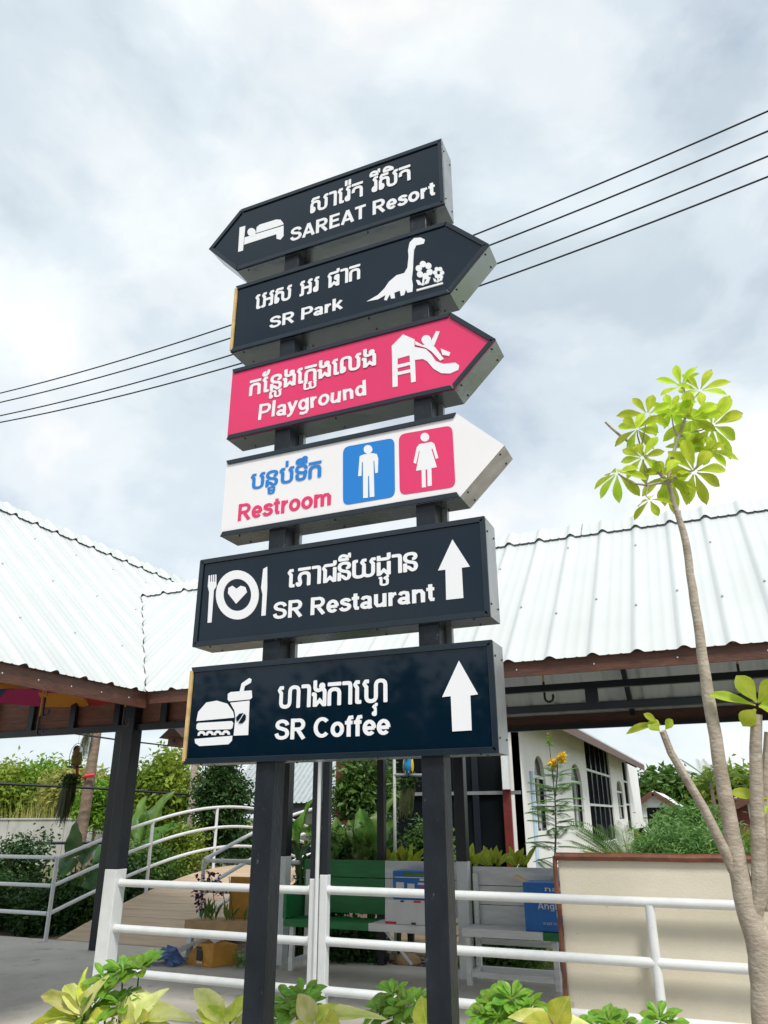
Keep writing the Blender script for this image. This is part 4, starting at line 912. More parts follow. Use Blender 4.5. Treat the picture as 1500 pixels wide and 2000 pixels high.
for w in wins:
    y0, y1, z0, z1 = w[1:]
    wo = MB(); fr = 0.045
    for a, c in ((y0, y0+fr), (y1-fr, y1)): wo.box(HX-0.10, HX-0.05, a, c, z0, z1-(0 if w[0] == 'grid' else (z1-z0)*.27))
    wo.box(HX-0.10, HX-0.05, y0, y1, z0, z0+fr)
    W = wo.build('window', M['steel_black'], HALL)
    if w[0] == 'arch':
        MB().prism(arch_poly(y0, y1, z0, z1), lambda u, v, d: (d, u, v), HX-0.09, HX-0.08).build('pane', M['glass'], W)
        zt = z1-(z1-z0)*.27; MB().box(HX-0.105, HX-0.03, y0, y1, zt-0.06, zt).build('glazing_bar', M['white_paint'], W)
        MB().box(HX-0.105, HX-0.04, (y0+y1)/2-0.018, (y0+y1)/2+0.018, z0, zt-0.06).build('glazing_bar', M['white_paint'], W)
        MB().box(HX-0.106, HX-0.04, y0, y1, z0+(zt-z0)*.45, z0+(zt-z0)*.45+0.03).build('glazing_bar', M['white_paint'], W)
    else:
        MB().box(HX-0.09, HX-0.08, y0+fr, y1-fr, z0+fr, z1).build('pane', M['glass'], W)
        for i in range(1, 5):
            yy = y0+(y1-y0)*i/5; MB().box(HX-0.10, HX-0.02, yy-0.05, yy+0.05, z0, z1).build('glazing_bar', M['steel_black'], W)
        for i in (0.36, 0.70):
            zz = z0+(z1-z0)*i; MB().box(HX-0.101, HX-0.015, y0, y1, zz-0.03, zz+0.03).build('glazing_bar', M['white_paint'], W)
RX = HX+0.62
def roofp(x, z_off=0): return 3.29+(RX-x)*0.46+z_off
for a in range(14):
    y0 = 14.0+1.23*a; mb = MB(); xm = -5.0
    for s, e in ((RX, xm), (2*xm-RX, xm)):
        f = lambda x: 3.30+abs(RX-(x if s == RX else 2*xm-x))*0.46
        mb = MB(); mb.add([(s, y0, 3.30), (s, y0+1.22, 3.30), (e, y0+1.22, 3.30+(RX-xm)*.46), (e, y0, 3.30+(RX-xm)*.46)] + [(s, y0, 3.34), (s, y0+1.22, 3.34), (e, y0+1.22, 3.34+(RX-xm)*.46), (e, y0, 3.34+(RX-xm)*.46)], [(0,1,2,3),(4,7,6,5),(0,4,5,1),(1,5,6,2),(2,6,7,3),(3,7,4,0)])
        mb.build('roof_sheet', M['roof_white'], HALL)
MB().box(RX-0.03, RX+0.0, 14.0, 31.2, 3.12, 3.295).build('fascia', M['brown_fascia'], HALL)
MB().add([(RX-0.03, 14.0, 3.2), (RX-0.03, 31.2, 3.2), (HX, 31.2, 3.46), (HX, 14.0, 3.46)], [(0,1,2,3)]).build('soffit', M['brown_board'], HALL)
# glazed end towards the walkway
GE = HY0
for x in (-3.56, -4.35, -5.2, -6.05):
    MB().box(x-0.06, x+0.06, GE, GE+0.10, -0.1, 3.6).build('mullion', M['steel_black'], HALL)
MB().box(-3.82, -3.68, GE-0.08, GE-0.01, -0.1, 3.6).build('column', M['red_col'], HALL)
MB().box(-6.42, -6.22, GE-0.08, GE-0.01, -0.1, 3.6).build('column', M['red_col'], HALL)
for z in (0.85, 1.95, 3.05): MB().box(-6.2, -3.5, GE-0.005, GE+0.05, z-0.03, z+0.03).build('transom', M['side_metal'], HALL)
for i, (xa, xb) in enumerate(((-4.29, -3.62), (-5.14, -4.41), (-5.99, -5.26))):
    for j, (za, zb) in enumerate(((0.0, 0.82), (0.88, 1.92), (1.98, 3.02))): MB().box(xa, xb, GE+0.06, GE+0.07, za, zb).build('pane', M['glass'], HALL)
MB().tube([(HX+0.03, 15.1, 0.3), (HX+0.03, 15.1, 2.35)], 0.035, 8).build('drain_pipe', M['pipe_blue'], HALL, smooth=True)
MB().box(-3.78, -3.66, GE-0.20, GE-0.09, 2.0, 2.62).build('meter_box', M['white_paint'], HALL)

# ------------------------------------------------------------------ far huts and houses
def ribbed_slope(parent, a, b, c, d, m, n):
    """quad a-b (eave) c-d (ridge side), ribs running a->d"""
    a, b, c, d = map(Vector, (a, b, c, d)); nn = (b-a).cross(d-a).normalized(); nn = nn if nn.z > 0 else -nn; mb = MB(); prof = []
    for i in range(n):
        for q, h in ((0, 0), (.62, 0), (.7, .05), (.86, .05), (.94, 0)): prof.append(((i+q)/n, h))
    prof.append((1, 0))
    for t, h in prof: mb.v += [tuple(a.lerp(b, t)+nn*h), tuple(d.lerp(c, t)+nn*h)]
    for i in range(len(prof)-1): mb.f.append((2*i, 2*i+2, 2*i+3, 2*i+1))
    return mb.build('roof_slope', m, parent)
def cottage(label, cx, cy, w, l, ze, zr, wallm, roofm, gable_m=None):
    """ridge along Y; gable faces the camera"""
    H = thing('cottage', label, 'house', (cx, cy, -0.1), 'small houses beyond the garden')
    x0, x1, y0, y1 = cx-w/2, cx+w/2, cy, cy+l; o = 0.45
    MB().box(x0, x1, y0, y1, -0.1, ze).build('wall', wallm, H)
    MB().prism([(x0-o*.6, ze-0.02), (x1+o*.6, ze-0.02), (cx, zr-0.1)], lambda u, v, d: (u, d, v), y0-0.05, y0+0.05).build('gable', gable_m or wallm, H)
    k = (zr-ze)/(w/2)
    ribbed_slope(H, (x0-o, y0-o, ze-o*k), (x0-o, y1+o, ze-o*k), (cx, y1+o, zr), (cx, y0-o, zr), roofm, 14)
    ribbed_slope(H, (x1+o, y1+o, ze-o*k), (x1+o, y0-o, ze-o*k), (cx, y0-o, zr), (cx, y1+o, zr), roofm, 14)
    for sgn in (-1, 1):
        MB().bar((cx, y0-o-0.03, zr-0.06), (cx+sgn*(w/2+o), y0-o-0.03, ze-o*k-0.06), 0.04, 0.24).build('barge_board', M['brown_fascia'], H)
    wn = MB().box(cx-0.5, cx+0.5, y0-0.06, y0-0.03, 0.9, 2.0).build('window', M['white_paint'], H)
    MB().box(cx-0.42, cx+0.42, y0-0.075, y0-0.065, 0.98, 1.92).build('pane', M['glass'], wn)
    MB().box(cx+0.8, cx+1.5, y0-0.06, y0-0.03, -0.1, 1.9).build('door', M['bark_dark'], H)
    return H
p = onY(1268, 1580, 42); cottage('small white-roofed house just right of the hall', p.x+0.3, 42, 3.4, 6, 1.5, 2.65, M['wall_white'], M['roof_white'])
p = onY(1395, 1590, 36); cottage('white-roofed house with brown barge boards seen between the tree stems', p.x+0.9, 36, 4.2, 6, 1.1, 2.2, M['brown_board'], M['roof_white'])
p = onY(1490, 1580, 33); cottage('white-roofed house with red gable behind the slim tree', p.x, 33, 4.6, 6, 1.3, 2.35, M['brown_board'], M['roof_white'], M['red_col'])
# red-roofed house far left: ridge across the view
H = thing('red_roofed_house', 'distant house with red metal roof beyond the wild bushes', 'house', (-31, 46, -0.1))
c = onY(232, 1512, 46)
MB().box(c.x-2.6, c.x+5, 46, 51, -0.1, 2.9).build('wall', M['wall_white'], H)
ribbed_slope(H, (c.x-3.0, 45.4, 2.75), (c.x+5.4, 45.4, 2.75), (c.x+5.4, 48.5, c.z), (c.x-3.0, 48.5, c.z), M['red_roof'], 20)
ribbed_slope(H, (c.x+5.4, 51.6, 2.75), (c.x-3.0, 51.6, 2.75), (c.x-3.0, 48.5, c.z), (c.x+5.4, 48.5, c.z), M['red_roof'], 20)
# grey-roofed open hut behind the bridge
HUT = thing('grey_roofed_hut', 'dark hut with ribbed grey metal roof behind the footbridge', 'hut', (-15, 24, -0.1))
a = onY(448, 1550, 24); c = onY(700, 1550, 24); zt = onY(470, 1462, 26)
ribbed_slope(HUT, (a.x, 23.4, a.z-0.35), (c.x, 23.4, a.z-0.35), (c.x, 26, zt.z), (a.x, 26, zt.z), M['grey_roof'], 26)
MB().box(a.x+0.4, c.x-0.3, 25.6, 25.8, -0.1, 2.5).build('back_wall', M['dark_wall'], HUT)
MB().box(a.x+0.2, c.x-0.3, 23.5, 23.62, a.z-0.68, a.z-0.40).build('beam', M['dark_wall'], HUT)
for i in range(5):
    x = a.x+0.4+(c.x-a.x-0.7)*i/4; MB().box(x-0.09, x+0.09, 23.62, 23.8, -0.1, a.z-0.40).build('post', M['dark_wall'], HUT)
for i in range(4):
    x = c.x-0.9-0.62*i; f = MB().box(x-0.24, x+0.24, 25.5, 25.59, 0.7, 1.9).build('window', M['wall_white'], HUT)
# red painted timber kiosk right of the bridge end
K = thing('red_kiosk', 'dark red timber kiosk behind the garden plants', 'kiosk', (-8.6, 18.6, -0.1))
a = onY(655, 1560, 18.6); c = onY(840, 1560, 18.6)
MB().box(a.x, a.x+0.45, 18.6, 18.75, -0.1, 3.4).build('wall_panel', M['red_col'], K)
MB().box(c.x-0.5, c.x+0.1, 18.6, 18.75, -0.1, 3.4).build('wall_panel', M['red_col'], K)
MB().box(a.x+0.451, c.x-0.501, 18.8, 18.95, -0.1, 3.4).build('wall_panel', M['dark_wall'], K)
MB().box(a.x-0.2, c.x+0.3, 18.3, 21, 3.4, 3.5).build('roof', M['grey_roof'], K)
# boundary wall
BWL = thing('boundary_wall', 'weathered grey concrete boundary wall at the far left', 'wall', (-30, 24.3, -0.13))
x0 = -48
while x0 < -21.6:
    MB().box(x0, x0+2.96, 24.2, 24.38, -0.13, 1.49).build('wall_panel', M['concrete_wall'], BWL, bevel=0.01)
    MB().box(x0-0.02, x0+2.98, 24.16, 24.42, 1.492, 1.56).build('coping', M['concrete_wall'], BWL, bevel=0.01); x0 += 3.0

# ------------------------------------------------------------------ leaf masses
def leaf_cloud(rs, centre, radii, nclump, nleaf, size, clump_r, flat=0.6, elong=2.0, shell=0.45, cut=None):
    """many small pointed leaves gathered in clumps inside an ellipsoid"""
    g = np.random.default_rng(rs); C = np.array(centre); R = np.array(radii)
    d = g.normal(size=(nclump, 3)); d /= np.linalg.norm(d, axis=1)[:, None]; rr = g.uniform(shell**3, 1, nclump)**(1/3)
    cc = C+d*rr[:, None]*R*(0.86+0.22*np.sin(3*d[:, :1]+5*d[:, 1:2]+rs))
    P = np.repeat(cc, nleaf, 0)+g.normal(size=(nclump*nleaf, 3))*clump_r*np.array([1, 1, 0.75])
    n = len(P); ax = g.normal(size=(n, 3)); ax[:, 2] = ax[:, 2]*flat-0.25; ax /= np.linalg.norm(ax, axis=1)[:, None]
    nh = g.normal(size=(n, 3))*0.75+np.array([0, 0, 1]); sd = np.cross(nh, ax); sd /= np.linalg.norm(sd, axis=1)[:, None]+1e-6; nr = np.cross(ax, sd)
    L = (size*g.uniform(0.6, 1.3, n))[:, None]; W = L/elong
    v = np.empty((n, 4, 3)); v[:, 0] = P; v[:, 1] = P+ax*L*0.5+sd*W*0.5+nr*L*0.06; v[:, 2] = P+ax*L-nr*L*0.1; v[:, 3] = P+ax*L*0.5-sd*W*0.5+nr*L*0.06
    mb = MB(); mb.v = v.reshape(-1, 3).tolist(); i = np.arange(n)*4; mb.f = np.stack([i, i+1, i+2, i+3], 1).tolist(); return mb
def bush(name, label, cat, base, centre, radii, m, rs, nclump=160, nleaf=28, size=0.12, clump_r=0.16, trunk=0.05, bark='bark_dark', group=None, elong=2.0, shell=0.35, limbs=5, parts=('crown', 'trunk')):
    T = thing(name, label, cat, base, group); r = random.Random(rs)
    leaf_cloud(rs, centre, radii, nclump, nleaf, size, clump_r, elong=elong, shell=shell).build(parts[0], m, T, fixn=False)
    b = Vector(base); c = Vector(centre)
    MB().tube([b, b.lerp(c, 0.45)+Vector((r.uniform(-.05,.05), 0, 0)), c], [trunk, trunk*0.75, trunk*0.4], 8).build(parts[1], M[bark], T, smooth=True)
    for i in range(limbs):
        a = r.uniform(0, 6.28); e = c+Vector((math.cos(a)*radii[0]*0.7, math.sin(a)*radii[1]*0.7, r.uniform(-.2, .6)*radii[2])); s = b.lerp(c, r.uniform(.4, .9))
        MB().tube([s, s.lerp(e, .5)+Vector((0,0,.05)), e], [trunk*.5, trunk*.35, trunk*.15], 6).build('limb', M[bark], T, smooth=True)
    return T
def bush_px(name, label, cat, x, ytop, ybot, Y, wpx, m, rs, z0=-0.1, depth=None, **k):
    """a bush seen at pixel column x, between rows ytop and ybot, at distance Y"""
    t = onY(x, ytop, Y); bt = onY(x, ybot, Y); s = (bt-CAM).length/FPX; rz = (t.z-bt.z)/2; rx = wpx*s/2
    c = (t.x*0.5+bt.x*0.5, Y, (t.z+bt.z)/2); return bush(name, label, cat, (c[0], Y, z0), c, (rx, depth or rx, rz), M[m], rs, **k)
G1 = 'wild bushes beyond the boundary wall'
for i, (x, yt, w, lab) in enumerate(((-60, 1492, 170, 'leftmost wild bush, running out of the picture over the boundary wall'), (30, 1492, 120, 'broad sunlit wild bush above the left end of the boundary wall'), (105, 1486, 110, 'tallest sunlit wild bush, left of the hanging parrot'), (150, 1505, 110, 'sunlit wild bush behind the hanging parrot'), (205, 1520, 90, 'low wild bush right of the leaning palm trunk'))):
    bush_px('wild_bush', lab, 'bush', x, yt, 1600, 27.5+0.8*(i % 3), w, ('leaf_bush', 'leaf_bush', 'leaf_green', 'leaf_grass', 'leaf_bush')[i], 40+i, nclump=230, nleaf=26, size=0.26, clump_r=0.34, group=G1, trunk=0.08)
bush_px('bright_tree', 'bright green round-headed tree left of the footbridge', 'tree', 322, 1462, 1640, 20, 125, 'leaf_bush', 51, nclump=260, nleaf=30, size=0.2, clump_r=0.22, trunk=0.09)
bush_px('bright_tree', 'small bright green tree just behind the leaning palm trunk', 'tree', 190, 1530, 1612, 22.8, 80, 'leaf_green', 58, nclump=130, nleaf=26, size=0.2, clump_r=0.2, trunk=0.07)
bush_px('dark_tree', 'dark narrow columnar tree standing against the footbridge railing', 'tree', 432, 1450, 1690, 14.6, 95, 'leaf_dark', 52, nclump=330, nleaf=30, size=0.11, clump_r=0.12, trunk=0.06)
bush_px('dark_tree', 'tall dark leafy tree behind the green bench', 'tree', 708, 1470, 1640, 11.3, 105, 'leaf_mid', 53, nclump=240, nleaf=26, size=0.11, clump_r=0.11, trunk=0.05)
G2 = 'garden shrubs along the footbridge'
for i, (x, yt, yb, Y, w, m, lab) in enumerate(((30, 1595, 1860, 10.4, 115, 'leaf_dark', 'dark small-leaved shrub behind the level railing at the left edge'),
        (-15, 1690, 1865, 9.7, 130, 'leaf_dark', 'dark shrub at the extreme left below the level railing'), (95, 1720, 1850, 10.0, 110, 'leaf_dark', 'low dark shrub beside the first bridge upright'),
        (165, 1700, 1830, 10.5, 100, 'leaf_mid', 'leafy green shrub under the lower bridge rail'), (225, 1660, 1800, 11.2, 100, 'leaf_dark', 'dark shrub behind the black pavilion post'),
        (290, 1640, 1760, 12.4, 95, 'leaf_mid', 'green shrub beside the middle bridge upright'), (350, 1600, 1730, 13.6, 90, 'leaf_bush', 'yellow-green shrub left of the dark columnar tree'), (470, 1600, 1690, 17.5, 80, 'leaf_dark', 'dark shrub right of the columnar tree, behind the bridge'))):
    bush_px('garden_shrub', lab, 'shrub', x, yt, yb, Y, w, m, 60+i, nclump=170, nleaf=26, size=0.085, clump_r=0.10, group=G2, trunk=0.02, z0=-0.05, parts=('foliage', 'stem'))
G3 = 'shrubs behind the benches'
for i, (x, yt, yb, Y, w, m, lab) in enumerate(((655, 1600, 1800, 9.75, 90, 'leaf_dark', 'dark shrub behind the left half of the green bench'), (720, 1590, 1800, 9.85, 100, 'leaf_mid', 'lush shrub behind the right half of the green bench'),
        (600, 1700, 1880, 9.6, 110, 'leaf_dark', 'dark shrub showing below the green bench seat'), (690, 1800, 1885, 9.3, 120, 'leaf_dark', 'low dark foliage under the green bench'), (950, 1500, 1640, 15.6, 90, 'leaf_dark', 'dark shrub inside the glazed end of the hall'),
        (980, 1800, 1915, 9.5, 110, 'leaf_mid', 'low green shrub showing under the grey bench'), (840, 1600, 1760, 10.2, 70, 'leaf_mid', 'green shrub behind the right signpost leg'))):
    bush_px('garden_shrub', lab, 'shrub', x, yt, yb, Y, w, m, 80+i, nclump=150, nleaf=26, size=0.075, clump_r=0.09, group=G3, trunk=0.02, z0=-0.05, parts=('foliage', 'stem'))
G4 = 'distant trees right of the hall'
for i, (x, yt, yb, Y, w, m, lab) in enumerate(((1295, 1512, 1590, 58, 100, 'leaf_mid', 'rounded dark green tree beside the end of the hall roof'), (1355, 1545, 1600, 62, 90, 'leaf_mid', 'lower distant tree between the hall and the slim trunk'), (1440, 1505, 1600, 55, 90, 'leaf_bush', 'distant yellow-green tree right of the slim trunk'),
        (1500, 1530, 1600, 60, 90, 'leaf_mid', 'distant tree at the right edge'), (1400, 1540, 1600, 64, 80, 'leaf_dark', 'dark distant tree directly behind the slim trunk'))):
    bush_px('distant_tree', lab, 'tree', x, yt, yb, Y, w, m, 90+i, nclump=200, nleaf=24, size=0.55, clump_r=0.5, group=G4, trunk=0.15)
# feathery shrubs
bush_px('feathery_bush', 'feathery green bush above the cream board', 'bush', 1350, 1606, 1735, 12.0, 185, 'leaf_fern', 101, nclump=300, nleaf=34, size=0.11, clump_r=0.12, elong=5.5, trunk=0.03, z0=-0.05)
bush_px('feathery_bush', 'feathery bush with yellow tips at the right edge behind the slim tree', 'bush', 1470, 1622, 1735, 12.6, 140, 'leaf_bush', 102, nclump=230, nleaf=34, size=0.11, clump_r=0.12, elong=5, trunk=0.03, z0=-0.05)
bush_px('feathery_bush', 'tall fine-leaved bush in front of the small houses', 'bush', 1345, 1580, 1650, 19, 90, 'leaf_fern', 103, nclump=230, nleaf=30, size=0.15, clump_r=0.2, elong=4, trunk=0.03, z0=-0.05)
# tall sunlit grass above the wall
def blades(name, label, cat, x0, x1, y0, y1, z0, h, n, m, rs, w=0.03):
    g = np.random.default_rng(rs); x = g.uniform(x0, x1, n); y = g.uniform(y0, y1, n); hh = h*g.uniform(.45, 1.1, n)*(.78+.22*np.sin(x*1.7+np.sin(x*.6)*2)*np.cos(y*1.3)); a = g.uniform(0, 6.28, n); ln = g.uniform(.05, .35, n)*hh
    v = np.empty((n, 5, 3)); ca, sa = np.cos(a), np.sin(a); P = np.stack([x, y, np.full(n, z0)], 1); S = np.stack([-sa, ca, 0*a], 1)*w/2; D = np.stack([ca, sa, 0*a], 1)
    v[:, 0] = P-S; v[:, 1] = P+S; m1 = P+D*(ln*.35)[:, None]; m1[:, 2] += hh*.6; v[:, 2] = m1+S*.8; v[:, 3] = m1-S*.8; t = P+D*ln[:, None]; t[:, 2] += hh; v[:, 4] = t
    mb = MB(); mb.v = v.reshape(-1, 3).tolist(); i = np.arange(n)*5; mb.f = np.stack([i, i+1, i+2, i+3], 1).tolist()+np.stack([i+3, i+2, i+4], 1).tolist()
    o = mb.build(name, m, fixn=False); o['kind'] = 'stuff'; return tag(o, label, cat)
blades('tall_grass', 'tall dry yellow-green grass growing above the boundary wall', 'grass', -46, -20.5, 24.7, 27, -0.1, 2.9, 5200, M['leaf_grass'], 5, 0.05)
blades('lawn_grass', 'short green grass under and behind the grey bench', 'grass', -3.4, 3.5, 9.1, 12.5, -0.06, 0.16, 9000, M['leaf_green'], 6, 0.012)
# litter of dead leaves and pebbles on the garden soil
def litter():
    g = random.Random(3); mb = MB()
    for i in range(420):
        x = g.uniform(-5.2, -1.2); y = 9.08+abs(g.gauss(0, .5)); s = g.uniform(.012, .05); mb.ball((x, y, -0.03), (s, s*g.uniform(.6, 1), s*.45), 6, 4)
    o = mb.build('garden_litter', M['stone'], fixn=False, smooth=True); o['kind'] = 'stuff'; return tag(o, 'pebbles and dead leaves on the soil behind the benches', 'pebbles')
litter()
for i, (x, y, s) in enumerate(((-3.70, 9.2, .14), (-3.35, 9.35, .10), (-2.9, 9.3, .12))):
    o = MB().ball((0, 0, 0), (s*1.2, s, s*.7), 9, 6); o.v = [(a+x+rng.uniform(-.012,.012), b_+y, c_+s*.45-0.05) for a, b_, c_ in o.v]
    tag(o.build('garden_stone', M['stone'] if i else M['cardboard'], smooth=True), ('reddish rounded stone on the soil under the bench', 'small grey stone behind the bench brace', 'grey stone beside the rear black post')[i], 'stone', 'stones on the garden soil')
# trees behind the viewer, mirrored in the lower sign faces
tl = MB()
for i in range(12):
    x = -16+2.7*i; q = leaf_cloud(200+i, (x, -11-1.5*(i % 3), 2.6), (2.1, 1.8, 2.7), 70, 40, 0.35, 0.4); b0 = len(tl.v); tl.v += q.v; tl.f += [tuple(b0+k for k in f) for f in q.f]
o = tl.build('tree_line', M['leaf_dark'], fixn=False); o['kind'] = 'stuff'; tag(o, 'dark tree line mirrored in the lower black sign boxes', 'trees')

# ------------------------------------------------------------------ large-leaved garden plants
def big_plant(name, label, cat, base, Y, leaves, kind, group, z0=-0.05):
    B = onY(base, 1700, Y); P = thing(name, label, cat, (B.x, Y, z0), group)
    for k, (bx, by, tx, ty, wpx) in enumerate(leaves):
        dy = 0.12*math.sin(k*2.1); b0 = onY(bx, by, Y+dy); t0 = onY(tx, ty, Y+dy-0.08); s = (b0-CAM).length/FPX
        MB().tube([(B.x+0.03*math.sin(k), Y, z0), (B.x*.45+b0.x*.55, Y+dy*.6, b0.z*.6), tuple(b0)], [0.018, 0.014, 0.007], 6).build('stem', M['leaf_mid'], P, smooth=True)
        leaf(P, kind, b0, t0, wpx*s, (0.15*math.sin(k*3), -0.75, 0.55))
    return P
GE1 = 'large-leaved plants in the garden'
big_plant('elephant_ear', 'elephant ear plant with one upright dark leaf beside the leaning palm trunk', 'plant', 150, 10.2, [(150,1672,140,1605,40), (160,1690,182,1648,38), (140,1700,112,1672,34), (150,1720,120,1735,36), (170,1715,200,1730,36)], 'elephant', GE1)
big_plant('elephant_ear', 'elephant ear plant with broad leaves behind the black pavilion post', 'plant', 205, 10.9, [(205,1690,188,1652,40), (215,1700,240,1655,42), (200,1720,178,1745,40), (220,1720,242,1750,38), (210,1735,205,1780,36)], 'elephant', GE1)
big_plant('banana_plant', 'young banana plant right of the black pavilion post', 'plant', 280, 13.2, [(280,1650,262,1552,30), (285,1645,305,1545,34), (282,1660,320,1600,30), (276,1665,245,1610,28), (285,1670,330,1650,26)], 'banana', GE1)
big_plant('banana_plant', 'broad-leaved plant with a pale new leaf behind the green bench', 'plant', 725, 9.6, [(722,1650,700,1580,36), (728,1655,742,1560,34), (735,1665,752,1600,30), (715,1665,680,1600,34), (725,1670,765,1640,30), (715,1680,690,1650,30)], 'banana', GE1)
big_plant('elephant_ear', 'elephant ear plant left of the lush shrub behind the green bench', 'plant', 665, 9.6, [(665,1655,650,1600,40), (672,1660,695,1612,38), (660,1670,640,1650,34), (675,1675,700,1668,34)], 'elephant2', GE1)
big_plant('banana_plant', 'drooping long-leaved plant between the left signpost leg and centre post', 'plant', 585, 10.5, [(580,1640,560,1600,16), (585,1625,640,1622,18), (583,1650,598,1560,16), (590,1660,612,1640,14)], 'banana', GE1)
big_plant('elephant_ear', 'dark cross-leaved plant framed between the posts above the green armrest', 'plant', 590, 9.3, [(588,1678,575,1715,20), (590,1676,605,1705,18), (589,1674,602,1645,18), (587,1674,572,1650,16)], 'elephant', GE1)
GC = 'yellow-green crotons behind the benches'
for x, lab in ((920, 'croton nearest the right signpost leg, behind the grey bench'), (965, 'croton with upright golden leaves behind the middle of the grey bench'), (1015, 'croton nearest the flowering shrub'), (800, 'croton beside the metal stand'), (775, 'low croton left of the metal stand')):
    big_plant('croton', lab, 'plant', x, 9.45, [(x+dx*.4+rng.uniform(-4,4), 1690, x+dx*rng.uniform(.7,1.3), 1682-h*rng.uniform(.5,1.15), rng.uniform(9,14)) for dx, h in ((-30,18), (-18,34), (-7,26), (4,44), (15,24), (27,32), (-24,4), (24,6), (0,14), (12,10), (-12,8))], 'croton', GC)
# shelf under the crotons by the stand
o = MB().box(-3.75, -3.0, 9.32, 9.55, 0.93, 0.96); o.box(-3.72, -3.68, 9.34, 9.38, -0.05, 0.93); o.box(-3.08, -3.04, 9.34, 9.38, -0.05, 0.93)
tag(o.build('plant_shelf', M['steel_black']), 'low dark shelf under the crotons by the metal stand', 'shelf')
# orchids in a tray behind the yellow carton
OR = thing('orchid_tray', 'wooden tray of dark purple orchids beside the short white railing', 'potted orchids', (-5.75, 8.75, 0))
MB().box(-6.35, -5.15, 8.55, 8.95, 0.30, 0.40).build('tray', M['cardboard'], OR, bevel=0.005)
for x in (-6.28, -5.22):
    for yy in (8.6, 8.9): MB().box(x-0.03, x+0.03, yy-0.03, yy+0.03, 0, 0.299).build('leg', M['bench_grey'], OR)
MB().box(-5.95, -5.35, 8.88, 8.93, 0.401, 0.86).build('back_card', M['box_yellow'], OR)
ro = random.Random(9)
for i in range(26):
    x = ro.uniform(-6.3, -5.2); yy = ro.uniform(8.6, 8.85); b0 = Vector((x, yy, 0.4)); d = Vector((ro.uniform(-.12,.12), ro.uniform(-.1,.05), ro.uniform(.12,.24))); leaf(OR, 'mid', b0, b0+d, 0.04, (0,-1,.3), ro)
fl = leaf_cloud(5, (-6.02, 8.62, 0.80), (0.30, 0.14, 0.16), 34, 5, 0.05, 0.02, elong=1.2, shell=0.1); fl2 = leaf_cloud(6, (-6.2, 8.62, 0.62), (0.09, 0.08, 0.16), 14, 5, 0.05, 0.02, elong=1.2, shell=0.1)
f_ = fl.build('blossom', M['flower_purple'], OR, fixn=False); f_['kind'] = 'stuff'; f2 = fl2.build('blossom', M['flower_purple'], OR, fixn=False); f2['kind'] = 'stuff'
for x, z in ((-6.2, .72), (-6.05, .86), (-5.9, .82), (-5.8, .88)): MB().tube([(x+.05, 8.7, .4), (x+.03, 8.66, .6), (x, 8.62, z)], .005, 5).build('stem', M['leaf_mid'], OR)
leaf_cloud(7, (-5.30, 8.28, 0.10), (0.14, 0.10, 0.12), 24, 8, 0.06, 0.03, elong=5).build('x', M['leaf_fern'], OR).name = 'trailing_sprig'
# flowering peacock shrub
PK = thing('flowering_shrub', 'slender feathery shrub with two yellow flower heads before the white hall', 'shrub', (-1.75, 9.7, -0.05))
stem = [onY(x, y, 9.7) for x, y in ((1085,1760),(1083,1700),(1086,1620),(1084,1560),(1088,1520),(1090,1480))]
MB().tube([Vector((stem[0].x, 9.7, -.05))]+stem, [.014,.013,.012,.010,.008,.007,.005], 7).build('stem', M['leaf_mid'], PK, smooth=True)
MB().tube([stem[3], onY(1078,1500,9.7), onY(1073,1455,9.7), onY(1073,1440,9.7)], [.007,.006,.004,.003], 6).build('stem', M['leaf_mid'], PK, smooth=True)
def frond_mesh(m, n=13, w=0.17, l=0.11, nm='frond', lw=0.011):
    mb = MB(); mb.tube([(0,0,0),(0.5,0,-.03),(1,0,-.16)], [.008,.006,.003], 5)
    for i in range(n):
        t = 0.12+0.88*i/n; z = -.16*t*t
        for s in (-1, 1):
            L = w*(1-abs(t-.5)*.9); mb.add([(t, 0, z), (t+l*.5-lw, s*L*.5, z+.02), (t+l, s*L, z-.05), (t+l*.5+lw, s*L*.5, z+.01)], [(0,1,2,3)])
    me = mb.mesh(nm, fixn=False); me.materials.append(m); return me
FR = frond_mesh(M['leaf_fern'], 17, .34, .05, lw=0.026); rp = random.Random(31)
for i in range(85):
    t = rp.random()**1.1; k = min(4, int(t*5)); C = stem[k].lerp(stem[k+1], t*5-k); a = rp.uniform(0, 6.28); L = rp.uniform(.26, .46)*(1.15-.55*t); d = Vector((math.cos(a), math.sin(a)*.7, rp.uniform(-.05, .45))).normalized()
    part_inst('frond', FR, PK, leaf_mw(C, C+d*L, L, (0,0,1)))
for x, y in ((1096, 1478), (1079, 1490)):
    C = onY(x, y, 9.68); leaf_cloud(int(x), C, (.042, .04, .06), 20, 6, .04, .015, elong=1.3, shell=.2).build('flower_head', M['flower_yellow'], PK, fixn=False)
C = onY(1073, 1444, 9.7); leaf_cloud(77, C, (.03,.03,.07), 10, 6, .035, .015).build('bud', M['leaf_green'], PK, fixn=False)
